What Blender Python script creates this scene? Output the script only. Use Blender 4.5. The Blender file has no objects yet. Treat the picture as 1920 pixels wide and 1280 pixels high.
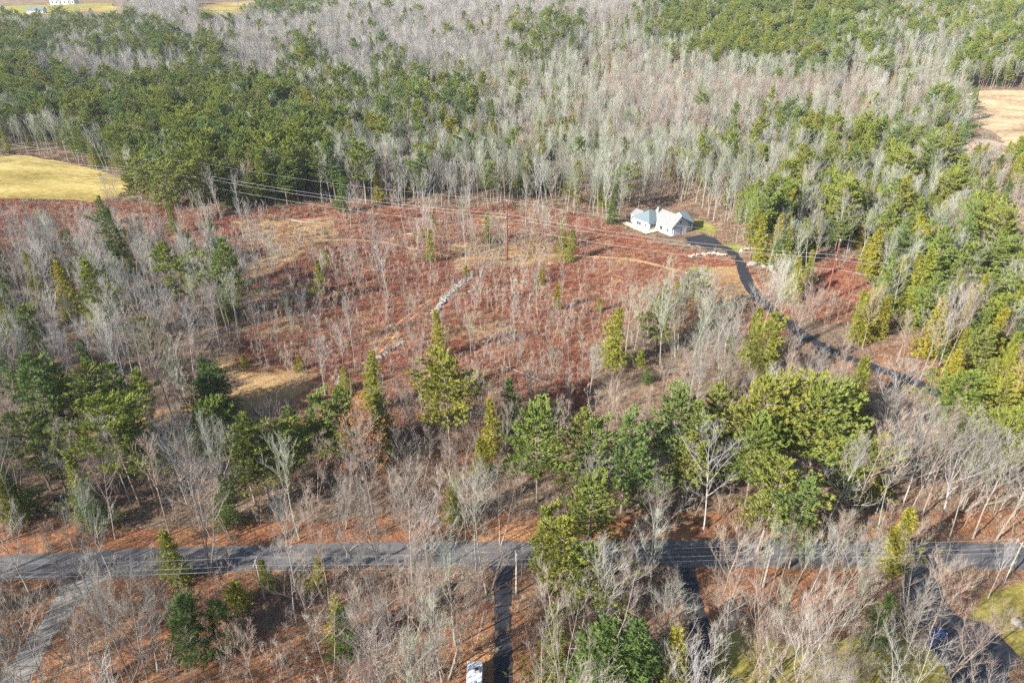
import bpy, bmesh, math, random
import numpy as np
from mathutils import Vector, Matrix
from mathutils.geometry import delaunay_2d_cdt

sc = bpy.context.scene
R_ = math.radians

# ------------------------------------------------------------------ camera, sky, sun, exposure
CAM_H, PITCH, FPX = 102.0, R_(28.8), 1297.0            # photo is 1920 x 1280
cam_d = bpy.data.cameras.new('camera'); cam = bpy.data.objects.new('camera', cam_d)
sc.collection.objects.link(cam); sc.camera = cam
cam.location = (0, 0, CAM_H); cam.rotation_euler = (math.pi/2 - PITCH, 0, 0)
cam_d.sensor_width = 36; cam_d.lens = 36*FPX/1920; cam_d.clip_start = 1; cam_d.clip_end = 8000

SUN_EL, SUN_AZ = R_(29), R_(36)                         # sun low, to the left and a little behind
D = Vector((-math.cos(SUN_AZ)*math.cos(SUN_EL), -math.sin(SUN_AZ)*math.cos(SUN_EL), math.sin(SUN_EL)))
w = bpy.data.worlds.new('World'); sc.world = w; w.use_nodes = True
nt = w.node_tree; bg = nt.nodes['Background']
sky = nt.nodes.new('ShaderNodeTexSky'); sky.sky_type = 'NISHITA'; sky.sun_disc = False
sky.sun_elevation = SUN_EL; sky.sun_rotation = math.atan2(D.x, D.y)
nt.links.new(sky.outputs[0], bg.inputs[0]); bg.inputs[1].default_value = 0.09
sd = bpy.data.lights.new('sun', 'SUN'); sd.energy = 5.0; sd.angle = R_(0.5); sd.color = (1, 0.93, 0.84)
sun = bpy.data.objects.new('sun', sd); sc.collection.objects.link(sun)
sun.rotation_euler = D.to_track_quat('Z', 'Y').to_euler()
sc.view_settings.view_transform = 'Standard'; sc.view_settings.look = 'None'
sc.view_settings.exposure = 1.8; sc.view_settings.gamma = 1
sc.cycles.max_bounces = 5; sc.cycles.diffuse_bounces = 3; sc.cycles.transmission_bounces = 3
sc.cycles.transparent_max_bounces = 4
sc.cycles.use_denoising = False

# ------------------------------------------------------------------ terrain and projection
def sstep(a, b, v):
    t = np.clip((np.asarray(v, float)-a)/(b-a), 0, 1); return t*t*(3-2*t)
def T(x, y):
    x = np.asarray(x, float); y = np.asarray(y, float)
    z = 1.0*np.sin(x/47+1)*np.sin(y/61)+.45*np.sin(x/19+y/23)
    z = z*sstep(60, 200, y)*.8
    wr = sstep(-350, 450, x)
    z = z+(26*(1-wr)+50*wr)*sstep(430, 1150, y)+60*sstep(1350, 2300, y)
    z = z+6*np.sin(x/140+.5)*np.sin(y/170)*sstep(450, 700, y)
    return z
def Tz(x, y): return float(T(x, y))
cp, sp = math.cos(PITCH), math.sin(PITCH)
def project(x, y, z):
    x = np.asarray(x, float); y = np.asarray(y, float); dz = np.asarray(z, float)-CAM_H
    d = y*cp-dz*sp; v = y*sp+dz*cp
    d = np.maximum(d, .1)
    return 960+FPX*x/d, 640-FPX*v/d
def at(px, py, h=0.0):
    dx = (px-960)/FPX; dv = (640-py)/FPX
    ray = np.array([dx, cp+dv*sp, -sp+dv*cp])
    t = 20.0; lo = t
    while t < 5000:
        p = ray*t
        if p[2]+CAM_H < Tz(p[0], p[1])+h: break
        lo = t; t *= 1.01
    hi = t
    for _ in range(24):
        m = (lo+hi)/2; p = ray*m
        if p[2]+CAM_H < Tz(p[0], p[1])+h: hi = m
        else: lo = m
    p = ray*hi
    return Vector((p[0], p[1], Tz(p[0], p[1])))
def height_for(base, ytop):
    lo, hi = .2, 60
    for _ in range(30):
        m = (lo+hi)/2
        if project(base.x, base.y, base.z+m)[1] > ytop: lo = m
        else: hi = m
    return lo
def in_poly(px, py, poly):
    px = np.asarray(px, float); py = np.asarray(py, float)
    ins = np.zeros(px.shape, bool); n = len(poly)
    for i in range(n):
        x1, y1 = poly[i]; x2, y2 = poly[(i+1) % n]
        if y1 == y2: continue
        c = ((y1 > py) != (y2 > py)) & (px < (x2-x1)*(py-y1)/(y2-y1)+x1)
        ins ^= c
    return ins
def wob(x, y, s, k=0):          # smooth wobble, about -1..1
    return (np.sin(x/s+1.3*k)+np.sin(y/s*1.17+2.1*k)+np.sin((x+y)/s*.61+k)+np.sin((x*.7-y*1.3)/s*1.9+3*k))/4

# ------------------------------------------------------------------ materials
def mat(name):
    m = bpy.data.materials.new(name); m.use_nodes = True
    n = m.node_tree; b = n.nodes['Principled BSDF']; b.inputs['Roughness'].default_value = .85
    b.inputs['Specular IOR Level'].default_value = .25
    return m, n, b
def noise(n, scale, detail=4, vec=None, rough=.6):
    t = n.nodes.new('ShaderNodeTexNoise'); t.inputs['Scale'].default_value = scale
    t.inputs['Detail'].default_value = detail; t.inputs['Roughness'].default_value = rough
    if vec is not None: n.links.new(vec, t.inputs['Vector'])
    return t.outputs['Fac']
def coords(n, kind='Object'):
    return n.nodes.new('ShaderNodeTexCoord').outputs[kind]
def ramp(n, fac, stops):
    r = n.nodes.new('ShaderNodeValToRGB'); e = r.color_ramp.elements
    while len(e) < len(stops): e.new(.5)
    for q, (p, c) in zip(e, stops): q.position = p; q.color = (*c, 1)
    n.links.new(fac, r.inputs[0]); return r.outputs[0]
def mix(n, fac, a, b, mode='MIX'):
    m = n.nodes.new('ShaderNodeMix'); m.data_type = 'RGBA'; m.blend_type = mode
    for s, v in ((0, fac), (6, a), (7, b)):
        if hasattr(v, 'links'): n.links.new(v, m.inputs[s])
        elif s == 0: m.inputs[0].default_value = v
        else: m.inputs[s].default_value = (*v, 1)
    return m.outputs[2]
def math_(n, op, a, b=0.0):
    m = n.nodes.new('ShaderNodeMath'); m.operation = op
    for i, v in enumerate((a, b)):
        if hasattr(v, 'links'): n.links.new(v, m.inputs[i])
        else: m.inputs[i].default_value = v
    return m.outputs[0]
def bump(n, b, fac, dist, strength=1.0):
    q = n.nodes.new('ShaderNodeBump'); q.inputs['Distance'].default_value = dist; q.inputs['Strength'].default_value = strength
    n.links.new(fac, q.inputs['Height']); n.links.new(q.outputs[0], b.inputs['Normal'])
def plain(name, col, rough=.7, var=.25, scale=1.5, metal=0):
    m, n, b = mat(name); c = coords(n)
    f = noise(n, scale, 5, c)
    col2 = tuple(max(0, x*(1-var)) for x in col); col3 = tuple(min(1, x*(1+var*.6)) for x in col)
    n.links.new(ramp(n, f, [(.3, col2), (.7, col3)]), b.inputs['Base Color'])
    b.inputs['Roughness'].default_value = rough; b.inputs['Metallic'].default_value = metal
    return m
def foliage(name, cols, transl=.3):
    m, n, b = mat(name)
    oi = n.nodes.new('ShaderNodeObjectInfo').outputs['Random']
    base = ramp(n, oi, [(i/(len(cols)-1), c) for i, c in enumerate(cols)])
    f = noise(n, .9, 3, coords(n))
    col = mix(n, 1.0, base, ramp(n, f, [(.3, (.72, .78, .8)), (.7, (1.3, 1.22, 1.0))]), 'MULTIPLY')
    n.nodes.remove(b); out = [x for x in n.nodes if x.type == 'OUTPUT_MATERIAL'][0]
    df = n.nodes.new('ShaderNodeBsdfDiffuse'); tr = n.nodes.new('ShaderNodeBsdfTranslucent')
    n.links.new(col, df.inputs[0]); n.links.new(col, tr.inputs[0])
    mx = n.nodes.new('ShaderNodeMixShader'); mx.inputs[0].default_value = transl
    n.links.new(df.outputs[0], mx.inputs[1]); n.links.new(tr.outputs[0], mx.inputs[2])
    n.links.new(mx.outputs[0], out.inputs[0]); return m
def bark(name, cols, var=.35):
    m, n, b = mat(name)
    oi = n.nodes.new('ShaderNodeObjectInfo').outputs['Random']
    base = ramp(n, oi, [(i/(len(cols)-1), c) for i, c in enumerate(cols)])
    f = noise(n, 2.2, 4, coords(n))
    n.links.new(mix(n, 1.0, base, ramp(n, f, [(.3, (1-var,)*3), (.7, (1.15,)*3)]), 'MULTIPLY'), b.inputs['Base Color'])
    b.inputs['Roughness'].default_value = .9; b.inputs['Specular IOR Level'].default_value = .1
    return m
M = {}
M['pine'] = foliage('pine_needles', [(.13, .175, .045), (.17, .195, .042), (.10, .155, .058), (.20, .20, .042)], .22)
M['hemlock'] = foliage('hemlock_needles', [(.20, .20, .032), (.155, .18, .036), (.24, .21, .03), (.125, .16, .042)], .22)
M['darkhem'] = foliage('dark_needles', [(.075, .125, .045), (.10, .145, .045)], .35)  # dark green evergreens; on understory hemlocks this colour also paints their shade
M['russet'] = foliage('russet_leaves', [(.20, .085, .04), (.24, .12, .055)], .2)
M['bare'] = bark('pale_bark', [(.235, .23, .205), (.29, .28, .255), (.25, .24, .215), (.265, .26, .26), (.215, .215, .185)])
M['nearbark'] = bark('grey_brown_bark', [(.19, .17, .145), (.23, .205, .18), (.175, .165, .145), (.21, .20, .18)])
M['barelichen'] = bark('lichened_bark', [(.255, .27, .215), (.22, .235, .18), (.29, .30, .25)])
M['baretan'] = bark('tan_bark', [(.225, .175, .145), (.26, .21, .175), (.21, .17, .15)])
M['sap'] = bark('sapling_bark', [(.27, .22, .18), (.31, .27, .23), (.25, .20, .165), (.29, .275, .245)])
M['pbark'] = bark('conifer_bark', [(.16, .13, .10), (.24, .20, .16)])
M['redtwig'] = bark('red_brush_twigs', [(.20, .07, .048), (.27, .12, .075), (.23, .095, .068), (.31, .20, .12)])
M['tantwig'] = bark('tan_brush_twigs', [(.25, .18, .13), (.21, .14, .10), (.29, .22, .155), (.24, .12, .075)])
M['swamptwig'] = bark('swamp_brush_twigs', [(.29, .23, .19), (.33, .265, .205), (.26, .22, .19)])
M['asphalt'] = plain('asphalt', (.105, .103, .104), .9, .3, .6)
def road_mat(name, a, b_, c, d):
    m, n, b = mat(name); g = n.nodes.new('ShaderNodeNewGeometry').outputs['Position']
    mp = n.nodes.new('ShaderNodeMapping'); mp.inputs['Scale'].default_value = (.035, .75, 1); n.links.new(g, mp.inputs[0])
    f = math_(n, 'ADD', math_(n, 'MULTIPLY', noise(n, 1, 4, mp.outputs[0]), .6), math_(n, 'MULTIPLY', noise(n, .5, 6, g, .8), .4))
    col = ramp(n, f, [(.36, a), (.5, b_), (.62, c)])
    lf = noise(n, 2.6, 5, g, .8); mr = n.nodes.new('ShaderNodeMapRange'); mr.inputs[1].default_value = .60; mr.inputs[2].default_value = .66; n.links.new(lf, mr.inputs[0])
    n.links.new(mix(n, mr.outputs[0], col, d), b.inputs['Base Color']); b.inputs['Roughness'].default_value = .95
    return m
M['asphalt'] = road_mat('worn_asphalt', (.048, .048, .052), (.075, .075, .078), (.115, .112, .11), (.14, .08, .045))
M['shadeasphalt'] = plain('dark_asphalt', (.022, .024, .03), .8, .3, .5)  # dark driveway asphalt, with its bluish shade tone put into the base colour
M['gravel'] = plain('pale_gravel', (.16, .15, .135), .95, .3, .8)
M['white'] = plain('white_paint', (.45, .45, .44), .5, .06)
M['trim'] = plain('trim_white', (.62, .63, .64), .5, .06)
M['roof'] = plain('grey_blue_roof', (.10, .135, .145), .6, .18, 2)
M['roof2'] = plain('grey_shingle_roof', (.16, .165, .165), .8, .2, 2)
M['glass'] = plain('window_glass', (.03, .04, .05), .12, .2)
M['pole'] = plain('creosoted_wood', (.15, .05, .038), .85, .3, 2)
M['greypole'] = plain('weathered_wood', (.32, .29, .25), .9, .3, 2)
M['steel'] = plain('wire_aluminium', (.30, .30, .30), .4, .1, 1)
M['insul'] = plain('porcelain', (.45, .45, .46), .3, .1)
M['stone'] = plain('grey_field_stone', (.21, .205, .19), .9, .5, 1.6)
M['tanstone'] = plain('tan_quarry_stone', (.29, .265, .22), .9, .35, 1.4)
M['deck'] = plain('pale_deck_boards', (.55, .47, .30), .8, .2, 3)
M['foundation'] = plain('concrete', (.36, .35, .33), .9, .2, 2)
M['deadwood'] = plain('bleached_dead_wood', (.22, .20, .175), .9, .3, 3)
M['tyre'] = plain('black_rubber', (.02, .02, .02), .85, .2)
M['rim'] = plain('wheel_alloy', (.5, .5, .52), .35, .1, metal=.8)
M['carblue'] = plain('dark_blue_car_paint', (.015, .035, .13), .2, .15)
M['lamp_red'] = plain('red_lens', (.4, .02, .02), .3, .1)
M['lamp_clear'] = plain('clear_lens', (.6, .62, .63), .2, .1)
M['greyplastic'] = plain('grey_plastic', (.2, .21, .23), .5, .2)
M['camper'] = plain('white_camper_skin', (.48, .5, .51), .4, .06)

def ground_mat():
    m, n, b = mat('forest_floor'); g = n.nodes.new('ShaderNodeNewGeometry').outputs['Position']
    def cols(s1, s2, stops):
        f = math_(n, 'ADD', math_(n, 'MULTIPLY', noise(n, s1, 6, g, .65), .5), math_(n, 'MULTIPLY', noise(n, s2, 3, g, .8), .5))
        return ramp(n, f, stops)
    floor = cols(.08, 1.7, [(.36, (.055, .042, .032)), (.47, (.125, .09, .065)), (.54, (.19, .145, .10)), (.62, (.21, .125, .07))])
    red = cols(.06, 1.1, [(.37, (.075, .03, .022)), (.45, (.165, .057, .04)), (.52, (.225, .09, .052)), (.58, (.28, .165, .085)), (.64, (.34, .24, .13))])
    tan = cols(.07, 1.5, [(.36, (.16, .10, .045)), (.5, (.27, .18, .085)), (.62, (.35, .25, .13))])
    orange = cols(.09, 1.9, [(.36, (.08, .042, .028)), (.46, (.165, .075, .04)), (.54, (.235, .12, .062)), (.62, (.30, .18, .09))])
    at_ = n.nodes.new('ShaderNodeAttribute'); at_.attribute_name = 'zone'
    sep = n.nodes.new('ShaderNodeSeparateColor'); n.links.new(at_.outputs['Color'], sep.inputs[0])
    jit = math_(n, 'SUBTRACT', noise(n, .22, 4, g, .7), .5)
    def msk(o):
        v = math_(n, 'ADD', o, math_(n, 'MULTIPLY', jit, 1.1))
        mr = n.nodes.new('ShaderNodeMapRange'); mr.inputs[1].default_value = .35; mr.inputs[2].default_value = .65
        n.links.new(v, mr.inputs[0]); return mr.outputs[0]
    c = mix(n, msk(sep.outputs[2]), floor, orange)
    c = mix(n, msk(sep.outputs[0]), c, red)
    c = mix(n, msk(sep.outputs[1]), c, tan)
    n.links.new(c, b.inputs['Base Color']); b.inputs['Roughness'].default_value = 1; b.inputs['Specular IOR Level'].default_value = 0
    bump(n, b, noise(n, 1.3, 5, g, .7), .5)
    return m
def field_mat(name, stops, s1=.12, s2=1.2, stretch=1.0):
    m, n, b = mat(name); g = n.nodes.new('ShaderNodeNewGeometry').outputs['Position']
    mp = n.nodes.new('ShaderNodeMapping'); mp.inputs['Scale'].default_value = (1/stretch, 1, 1); n.links.new(g, mp.inputs[0])
    f = math_(n, 'ADD', math_(n, 'MULTIPLY', noise(n, s1, 5, mp.outputs[0]), .5), math_(n, 'MULTIPLY', noise(n, s2, 4, mp.outputs[0], .75), .5))
    n.links.new(ramp(n, f, stops), b.inputs['Base Color']); b.inputs['Roughness'].default_value = 1; b.inputs['Specular IOR Level'].default_value = 0
    bump(n, b, f, .3); return m
M['ground'] = ground_mat()
M['yfield'] = field_mat('yellow_hay_stubble', [(.38, (.12, .09, .028)), (.46, (.20, .155, .05)), (.53, (.27, .215, .075)), (.6, (.34, .28, .12))], .05, .7, 2.5)
M['tfield'] = field_mat('bleached_marsh_grass', [(.38, (.15, .105, .065)), (.46, (.25, .185, .11)), (.54, (.34, .265, .165)), (.62, (.40, .32, .21))], .06, .5, 2)
M['lawn'] = field_mat('winter_lawn', [(.36, (.10, .08, .025)), (.48, (.165, .14, .035)), (.58, (.23, .195, .06)), (.66, (.22, .13, .06))], .15, 1.5)
M['glawn'] = field_mat('green_lawn', [(.36, (.10, .105, .025)), (.5, (.18, .175, .045)), (.62, (.26, .22, .08))], .12, 1.2)
M['track'] = field_mat('worn_dry_grass_track', [(.36, (.20, .11, .055)), (.5, (.28, .175, .085)), (.62, (.34, .24, .13))], .2, 1.2)
M['dirt'] = field_mat('bare_dirt', [(.36, (.20, .10, .05)), (.5, (.34, .19, .10)), (.62, (.42, .27, .15))], .2, 1.2)

# ------------------------------------------------------------------ mesh helpers
class MB:
    def __init__(s): s.v = []; s.f = []
    def tube(s, pts, rad, n=3, cap=False):
        pts = [Vector(p) for p in pts]; o = len(s.v)
        for i, p in enumerate(pts):
            d = (pts[min(i+1, len(pts)-1)]-pts[max(i-1, 0)]).normalized()
            a = d.orthogonal().normalized() if i == 0 else (a-d*a.dot(d)).normalized()
            b = d.cross(a); r = rad[i]
            for k in range(n):
                t = 2*math.pi*k/n; s.v.append(p+(a*math.cos(t)+b*math.sin(t))*r)
        for i in range(len(pts)-1):
            for k in range(n):
                q = o+i*n; s.f.append((q+k, q+(k+1) % n, q+n+(k+1) % n, q+n+k))
        if cap:
            s.f.append(tuple(range(o+n-1, o-1, -1))); e = o+(len(pts)-1)*n; s.f.append(tuple(range(e, e+n)))
    def box(s, c, size, rz=0, taper=1.0):
        o = len(s.v); cx, cy, cz = c; ca, sa = math.cos(rz), math.sin(rz)
        for z, k in ((-.5, 1), (.5, taper)):
            for x, y in ((-.5, -.5), (.5, -.5), (.5, .5), (-.5, .5)):
                X, Y = x*size[0]*k, y*size[1]*k
                s.v.append(Vector((cx+X*ca-Y*sa, cy+X*sa+Y*ca, cz+z*size[2])))
        for f in ((3, 2, 1, 0), (4, 5, 6, 7), (0, 1, 5, 4), (1, 2, 6, 5), (2, 3, 7, 6), (3, 0, 4, 7)): s.f.append(tuple(o+i for i in f))
    def face(s, *pts):
        o = len(s.v); s.v += [Vector(p) for p in pts]; s.f.append(tuple(range(o, o+len(pts))))
    def blade(s, p, d, up, L, W):
        side = d.cross(up)
        if side.length < 1e-4: side = d.orthogonal()
        side.normalize(); o = len(s.v)
        s.v += [p, p+d*(L*.45)+side*(W*.5), p+d*L, p+d*(L*.45)-side*(W*.5)]
        s.f.append((o, o+1, o+2, o+3))
    def rock(s, c, r, rng, sz=(1, 1, .7)):
        bm = bmesh.new(); bmesh.ops.create_icosphere(bm, subdivisions=2, radius=1)
        o = len(s.v); ph = [rng.uniform(0, 6) for _ in range(6)]
        for v in bm.verts:
            p = v.co; k = 1+.16*math.sin(3*p.x+ph[0])*math.cos(2.6*p.y+ph[1])+.12*math.sin(4*p.z+ph[2]+2*p.x)+rng.uniform(-.05, .05)
            s.v.append(Vector((c[0]+p.x*r*k*sz[0], c[1]+p.y*r*k*sz[1], c[2]+p.z*r*k*sz[2])))
        for f in bm.faces: s.f.append(tuple(o+v.index for v in f.verts))
        bm.free()
    def mesh(s, name, m):
        me = bpy.data.meshes.new(name); me.from_pydata([tuple(v) for v in s.v], [], s.f); me.materials.append(m); me.update(); return me
    def build(s, name, m, parent=None, smooth=False):
        o = bpy.data.objects.new(name, s.mesh(name, m)); sc.collection.objects.link(o)
        if parent: o.parent = parent
        if smooth: o.data.polygons.foreach_set('use_smooth', [True]*len(o.data.polygons))
        return o
def tag(o, label=None, cat=None, group=None, kind=None):
    for k, v in (('label', label), ('category', cat), ('group', group), ('kind', kind)):
        if v: o[k] = v
    return o
def empty(name, loc, rz=0, label=None, cat=None, group=None):
    o = bpy.data.objects.new(name, None); sc.collection.objects.link(o); o.location = loc; o.rotation_euler.z = rz
    return tag(o, label, cat, group)
def bevel(o, wd, seg=2):
    md = o.modifiers.new('bevel', 'BEVEL'); md.width = wd; md.segments = seg; md.limit_method = 'ANGLE'; return o
def sheet(name, poly, step, off, m, is_px=True, rag=0):
    P = [at(*p).to_2d() for p in poly] if is_px else [Vector(p) for p in poly]
    pts = []
    for i, p in enumerate(P):
        q = P[(i+1) % len(P)]; k = max(1, int((q-p).length/step))
        pts += [p.lerp(q, j/k) for j in range(k)]
    if rag: pts = [Vector((p.x+rag*wob(p.x, p.y, rag*2.3, 3)+rag*.5*wob(p.x, p.y, rag*.7, 1), p.y+rag*wob(p.x, p.y, rag*2.1, 6)+rag*.5*wob(p.x, p.y, rag*.8, 8))) for p in pts]
    nb = len(pts); edges = [(i, (i+1) % nb) for i in range(nb)]
    xs = [p.x for p in pts]; ys = [p.y for p in pts]
    gx, gy = np.meshgrid(np.arange(min(xs), max(xs), step), np.arange(min(ys), max(ys), step)); gx = gx.ravel(); gy = gy.ravel()
    ins = in_poly(gx, gy, [(p.x, p.y) for p in pts])
    pts += [Vector((a, b)) for a, b in zip(gx[ins], gy[ins])]
    v, e, f, *_ = delaunay_2d_cdt(pts, edges, [], 1, 1e-4)
    me = bpy.data.meshes.new(name)
    vv = np.array([(p.x, p.y) for p in v]); z = T(vv[:, 0], vv[:, 1])+off
    me.from_pydata([(a, b, c) for (a, b), c in zip(vv, z)], [], f); me.materials.append(m); me.update()
    o = bpy.data.objects.new(name, me); sc.collection.objects.link(o); o['kind'] = 'structure'; return o
def smooth_line(pts, k=6):
    out = []; n = len(pts)
    for i in range(n-1):
        p0, p1, p2, p3 = pts[max(i-1, 0)], pts[i], pts[i+1], pts[min(i+2, n-1)]
        for j in range(k):
            t = j/k
            out.append(tuple(.5*(2*b+(c-a)*t+(2*a-5*b+4*c-d)*t*t+(3*b-a-3*c+d)*t**3) for a, b, c, d in zip(p0, p1, p2, p3)))
    out.append(pts[-1]); return out
def ribbon_poly(pxline, width):          # centre line in pixels, width in metres -> world polygon
    c = [at(*p).to_2d() for p in smooth_line(pxline)]
    L, Rr = [], []
    for i, p in enumerate(c):
        d = (c[min(i+1, len(c)-1)]-c[max(i-1, 0)]).normalized(); nrm = Vector((-d.y, d.x))
        wd = width*(1+.06*math.sin(i*1.7))
        L.append(p+nrm*wd/2); Rr.append(p-nrm*wd/2)
    return [tuple(p) for p in L+Rr[::-1]]

# ------------------------------------------------------------------ layout (pixels of the photograph, turned into ground points)
CLEARING = [(-60, 365), (60, 380), (190, 375), (330, 395), (420, 400), (560, 385), (700, 385), (830, 390), (960, 395), (1090, 400), (1180, 440),
            (1280, 470), (1390, 490), (1450, 560), (1500, 620), (1440, 640), (1330, 600), (1230, 590), (1110, 640), (1110, 760), (1080, 780), (980, 750),
            (880, 700), (780, 740), (640, 740), (560, 700), (430, 690), (440, 640), (520, 580), (450, 545), (300, 492), (150, 482), (60, 480), (-60, 478)]
CLEAR2 = [(1550, 480), (1600, 480), (1640, 560), (1620, 610), (1540, 610), (1500, 560)]
LANE = [(380, 655), (430, 650), (470, 672), (560, 690), (610, 690), (600, 720), (560, 750), (470, 775), (360, 785), (180, 820), (90, 830), (100, 790), (190, 785), (330, 765), (420, 745), (455, 715), (385, 690)]
TANZ = [[(430, 415), (620, 405), (640, 440), (560, 480), (430, 560), (380, 590), (420, 530), (500, 470)],
        [(840, 455), (1040, 455), (1100, 490), (960, 500), (850, 510)], [(1290, 500), (1400, 500), (1440, 570), (1380, 550), (1300, 530)],
        [(1430, 510), (1490, 520), (1470, 560), (1430, 540)]]
ORANGE = [[(-60, 960), (250, 985), (500, 985), (760, 965), (1180, 965), (1180, 1020), (-60, 1050)],
          [(-100, 1065), (470, 1070), (700, 1062), (470, 1110), (420, 1200), (470, 1300), (-100, 1330)],
          [(700, 1150), (930, 1130), (1000, 1130), (1100, 1250), (1060, 1400), (400, 1400), (430, 1180)],
          [(1290, 1065), (1640, 1065), (1640, 1190), (1560, 1190), (1440, 1185), (1340, 1200)],
          [(560, 740), (800, 700), (960, 760), (960, 880), (700, 900), (570, 860)], [(1640, 640), (1920, 690), (1990, 800), (1880, 800), (1660, 700)],
          [(1180, 965), (1990, 960), (1990, 1015), (1180, 1012)]]
HOUSEYARD = [(1160, 395), (1320, 385), (1360, 440), (1370, 490), (1250, 480), (1180, 450)]
SWAMP = [(1770, 300), (1830, 270), (1990, 280), (1990, 445), (1880, 440), (1830, 420), (1760, 360)]

ROAD_T = [(-140, 1052), (100, 1036), (250, 1029), (450, 1022), (700, 1016), (960, 1014), (1300, 1012), (1600, 1014), (2060, 1021)]
ROAD_B = [(2060, 1070), (1640, 1063), (1300, 1064), (900, 1062), (640, 1064), (440, 1072), (250, 1080), (40, 1088), (-140, 1100)]
ROAD = smooth_line(ROAD_T, 5)+smooth_line(ROAD_B, 5)
YFIELD = [(-80, 288), (0, 290), (60, 293), (150, 311), (215, 328), (243, 343), (243, 356), (215, 370), (175, 379), (100, 375), (0, 373), (-80, 370)]
TFIELD = [(1785, 180), (1850, 168), (1990, 168), (1990, 300), (1905, 280), (1865, 262), (1845, 235), (1800, 215)]
TF2 = [(1875, 420), (1990, 410), (1990, 440), (1910, 435)]
FF1 = [(-60, 16), (40, 11), (120, 8), (210, 7), (212, 14), (150, 24), (60, 30), (-60, 32)]
FF2 = [(150, 14), (205, 12), (250, 16), (255, 24), (215, 27), (150, 22)]
FF3 = [(362, 17), (410, 6), (470, 3), (520, 3), (525, 12), (490, 24), (430, 30), (380, 26)]
LAWN_R = [(1850, 1110), (1990, 1075), (1990, 1262), (1922, 1238), (1850, 1166), (1815, 1160)]
LAWN_M = [(1345, 1188), (1420, 1178), (1470, 1200), (1600, 1195), (1720, 1190), (1760, 1230), (1800, 1290), (1760, 1360), (1400, 1360), (1330, 1280), (1335, 1225)]
COURT_R = [(1695, 1062), (1740, 1062), (1775, 1130), (1800, 1158), (1848, 1167), (1922, 1240), (1888, 1262), (1905, 1290), (1820, 1340), (1770, 1250), (1725, 1190), (1695, 1140)]
DRIVE_C = [(914, 1058), (972, 1058), (961, 1070), (958, 1150), (962, 1280), (964, 1380), (926, 1380), (926, 1280), (927, 1150), (925, 1070)]
DRIVE_R = [(1268, 1062), (1302, 1062), (1312, 1110), (1336, 1190), (1330, 1250), (1330, 1360), (1270, 1360), (1296, 1240), (1292, 1180), (1278, 1110)]
GRAVEL = [(122, 1086), (205, 1080), (150, 1130), (112, 1180), (80, 1230), (50, 1290), (40, 1380), (-60, 1380), (5, 1270), (40, 1210), (90, 1150)]
HDRIVE = [(1320, 455), (1352, 462), (1378, 480), (1393, 505), (1402, 530), (1425, 562), (1470, 600), (1510, 632), (1560, 660), (1640, 690), (1710, 714), (1770, 745), (1850, 800), (1990, 900)]
HCOURT = [(1284, 446), (1318, 440), (1340, 447), (1352, 456), (1350, 467), (1330, 470), (1304, 463), (1286, 457)]
GL1 = [(1302, 410), (1322, 415), (1345, 428), (1352, 436), (1330, 440), (1304, 434)]
GL2 = [(1352, 455), (1385, 458), (1405, 466), (1390, 473), (1365, 472)]
TRACK = [(585, 452), (650, 450), (720, 455), (770, 466), (830, 478), (890, 486), (960, 482), (1040, 479), (1120, 482), (1200, 490), (1270, 508), (1340, 526)]
RUT1 = [(812, 558), (780, 580), (745, 608), (722, 635), (700, 660), (672, 690)]
RUT2 = [(818, 562), (788, 584), (756, 610), (734, 637), (712, 662), (684, 692)]
HDRIVE_P = ribbon_poly(HDRIVE, 4.4); TRACK_P = ribbon_poly(TRACK, 2.4)
WALL1 = [(884, 517), (868, 530), (850, 545), (835, 560), (813, 590)]; WALL2 = [(758, 640), (735, 655), (715, 668), (692, 682)]
BARE_P = [ribbon_poly(WALL1, 4.2), ribbon_poly(WALL2, 2.8), ribbon_poly(RUT1, 1.2), ribbon_poly(RUT2, 1.2), ribbon_poly([(1290, 484), (1325, 479), (1366, 482)], 3), ribbon_poly([(1384, 475), (1426, 470)], 3)]
NO_TREE_PX = [ROAD, YFIELD, TFIELD, FF1, FF2, FF3, COURT_R, DRIVE_C, DRIVE_R, GRAVEL, HCOURT, GL1, GL2, LAWN_R, TF2,
              [(1178, 398), (1240, 382), (1310, 400), (1306, 440), (1262, 452), (1180, 434)], [(868, 1232), (912, 1232), (915, 1400), (865, 1400)],
              [(40, 8), (150, -8), (150, 14), (90, 28), (50, 28)], [(1335, 1070), (1640, 1072), (1560, 1190), (1345, 1200)]]

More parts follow.
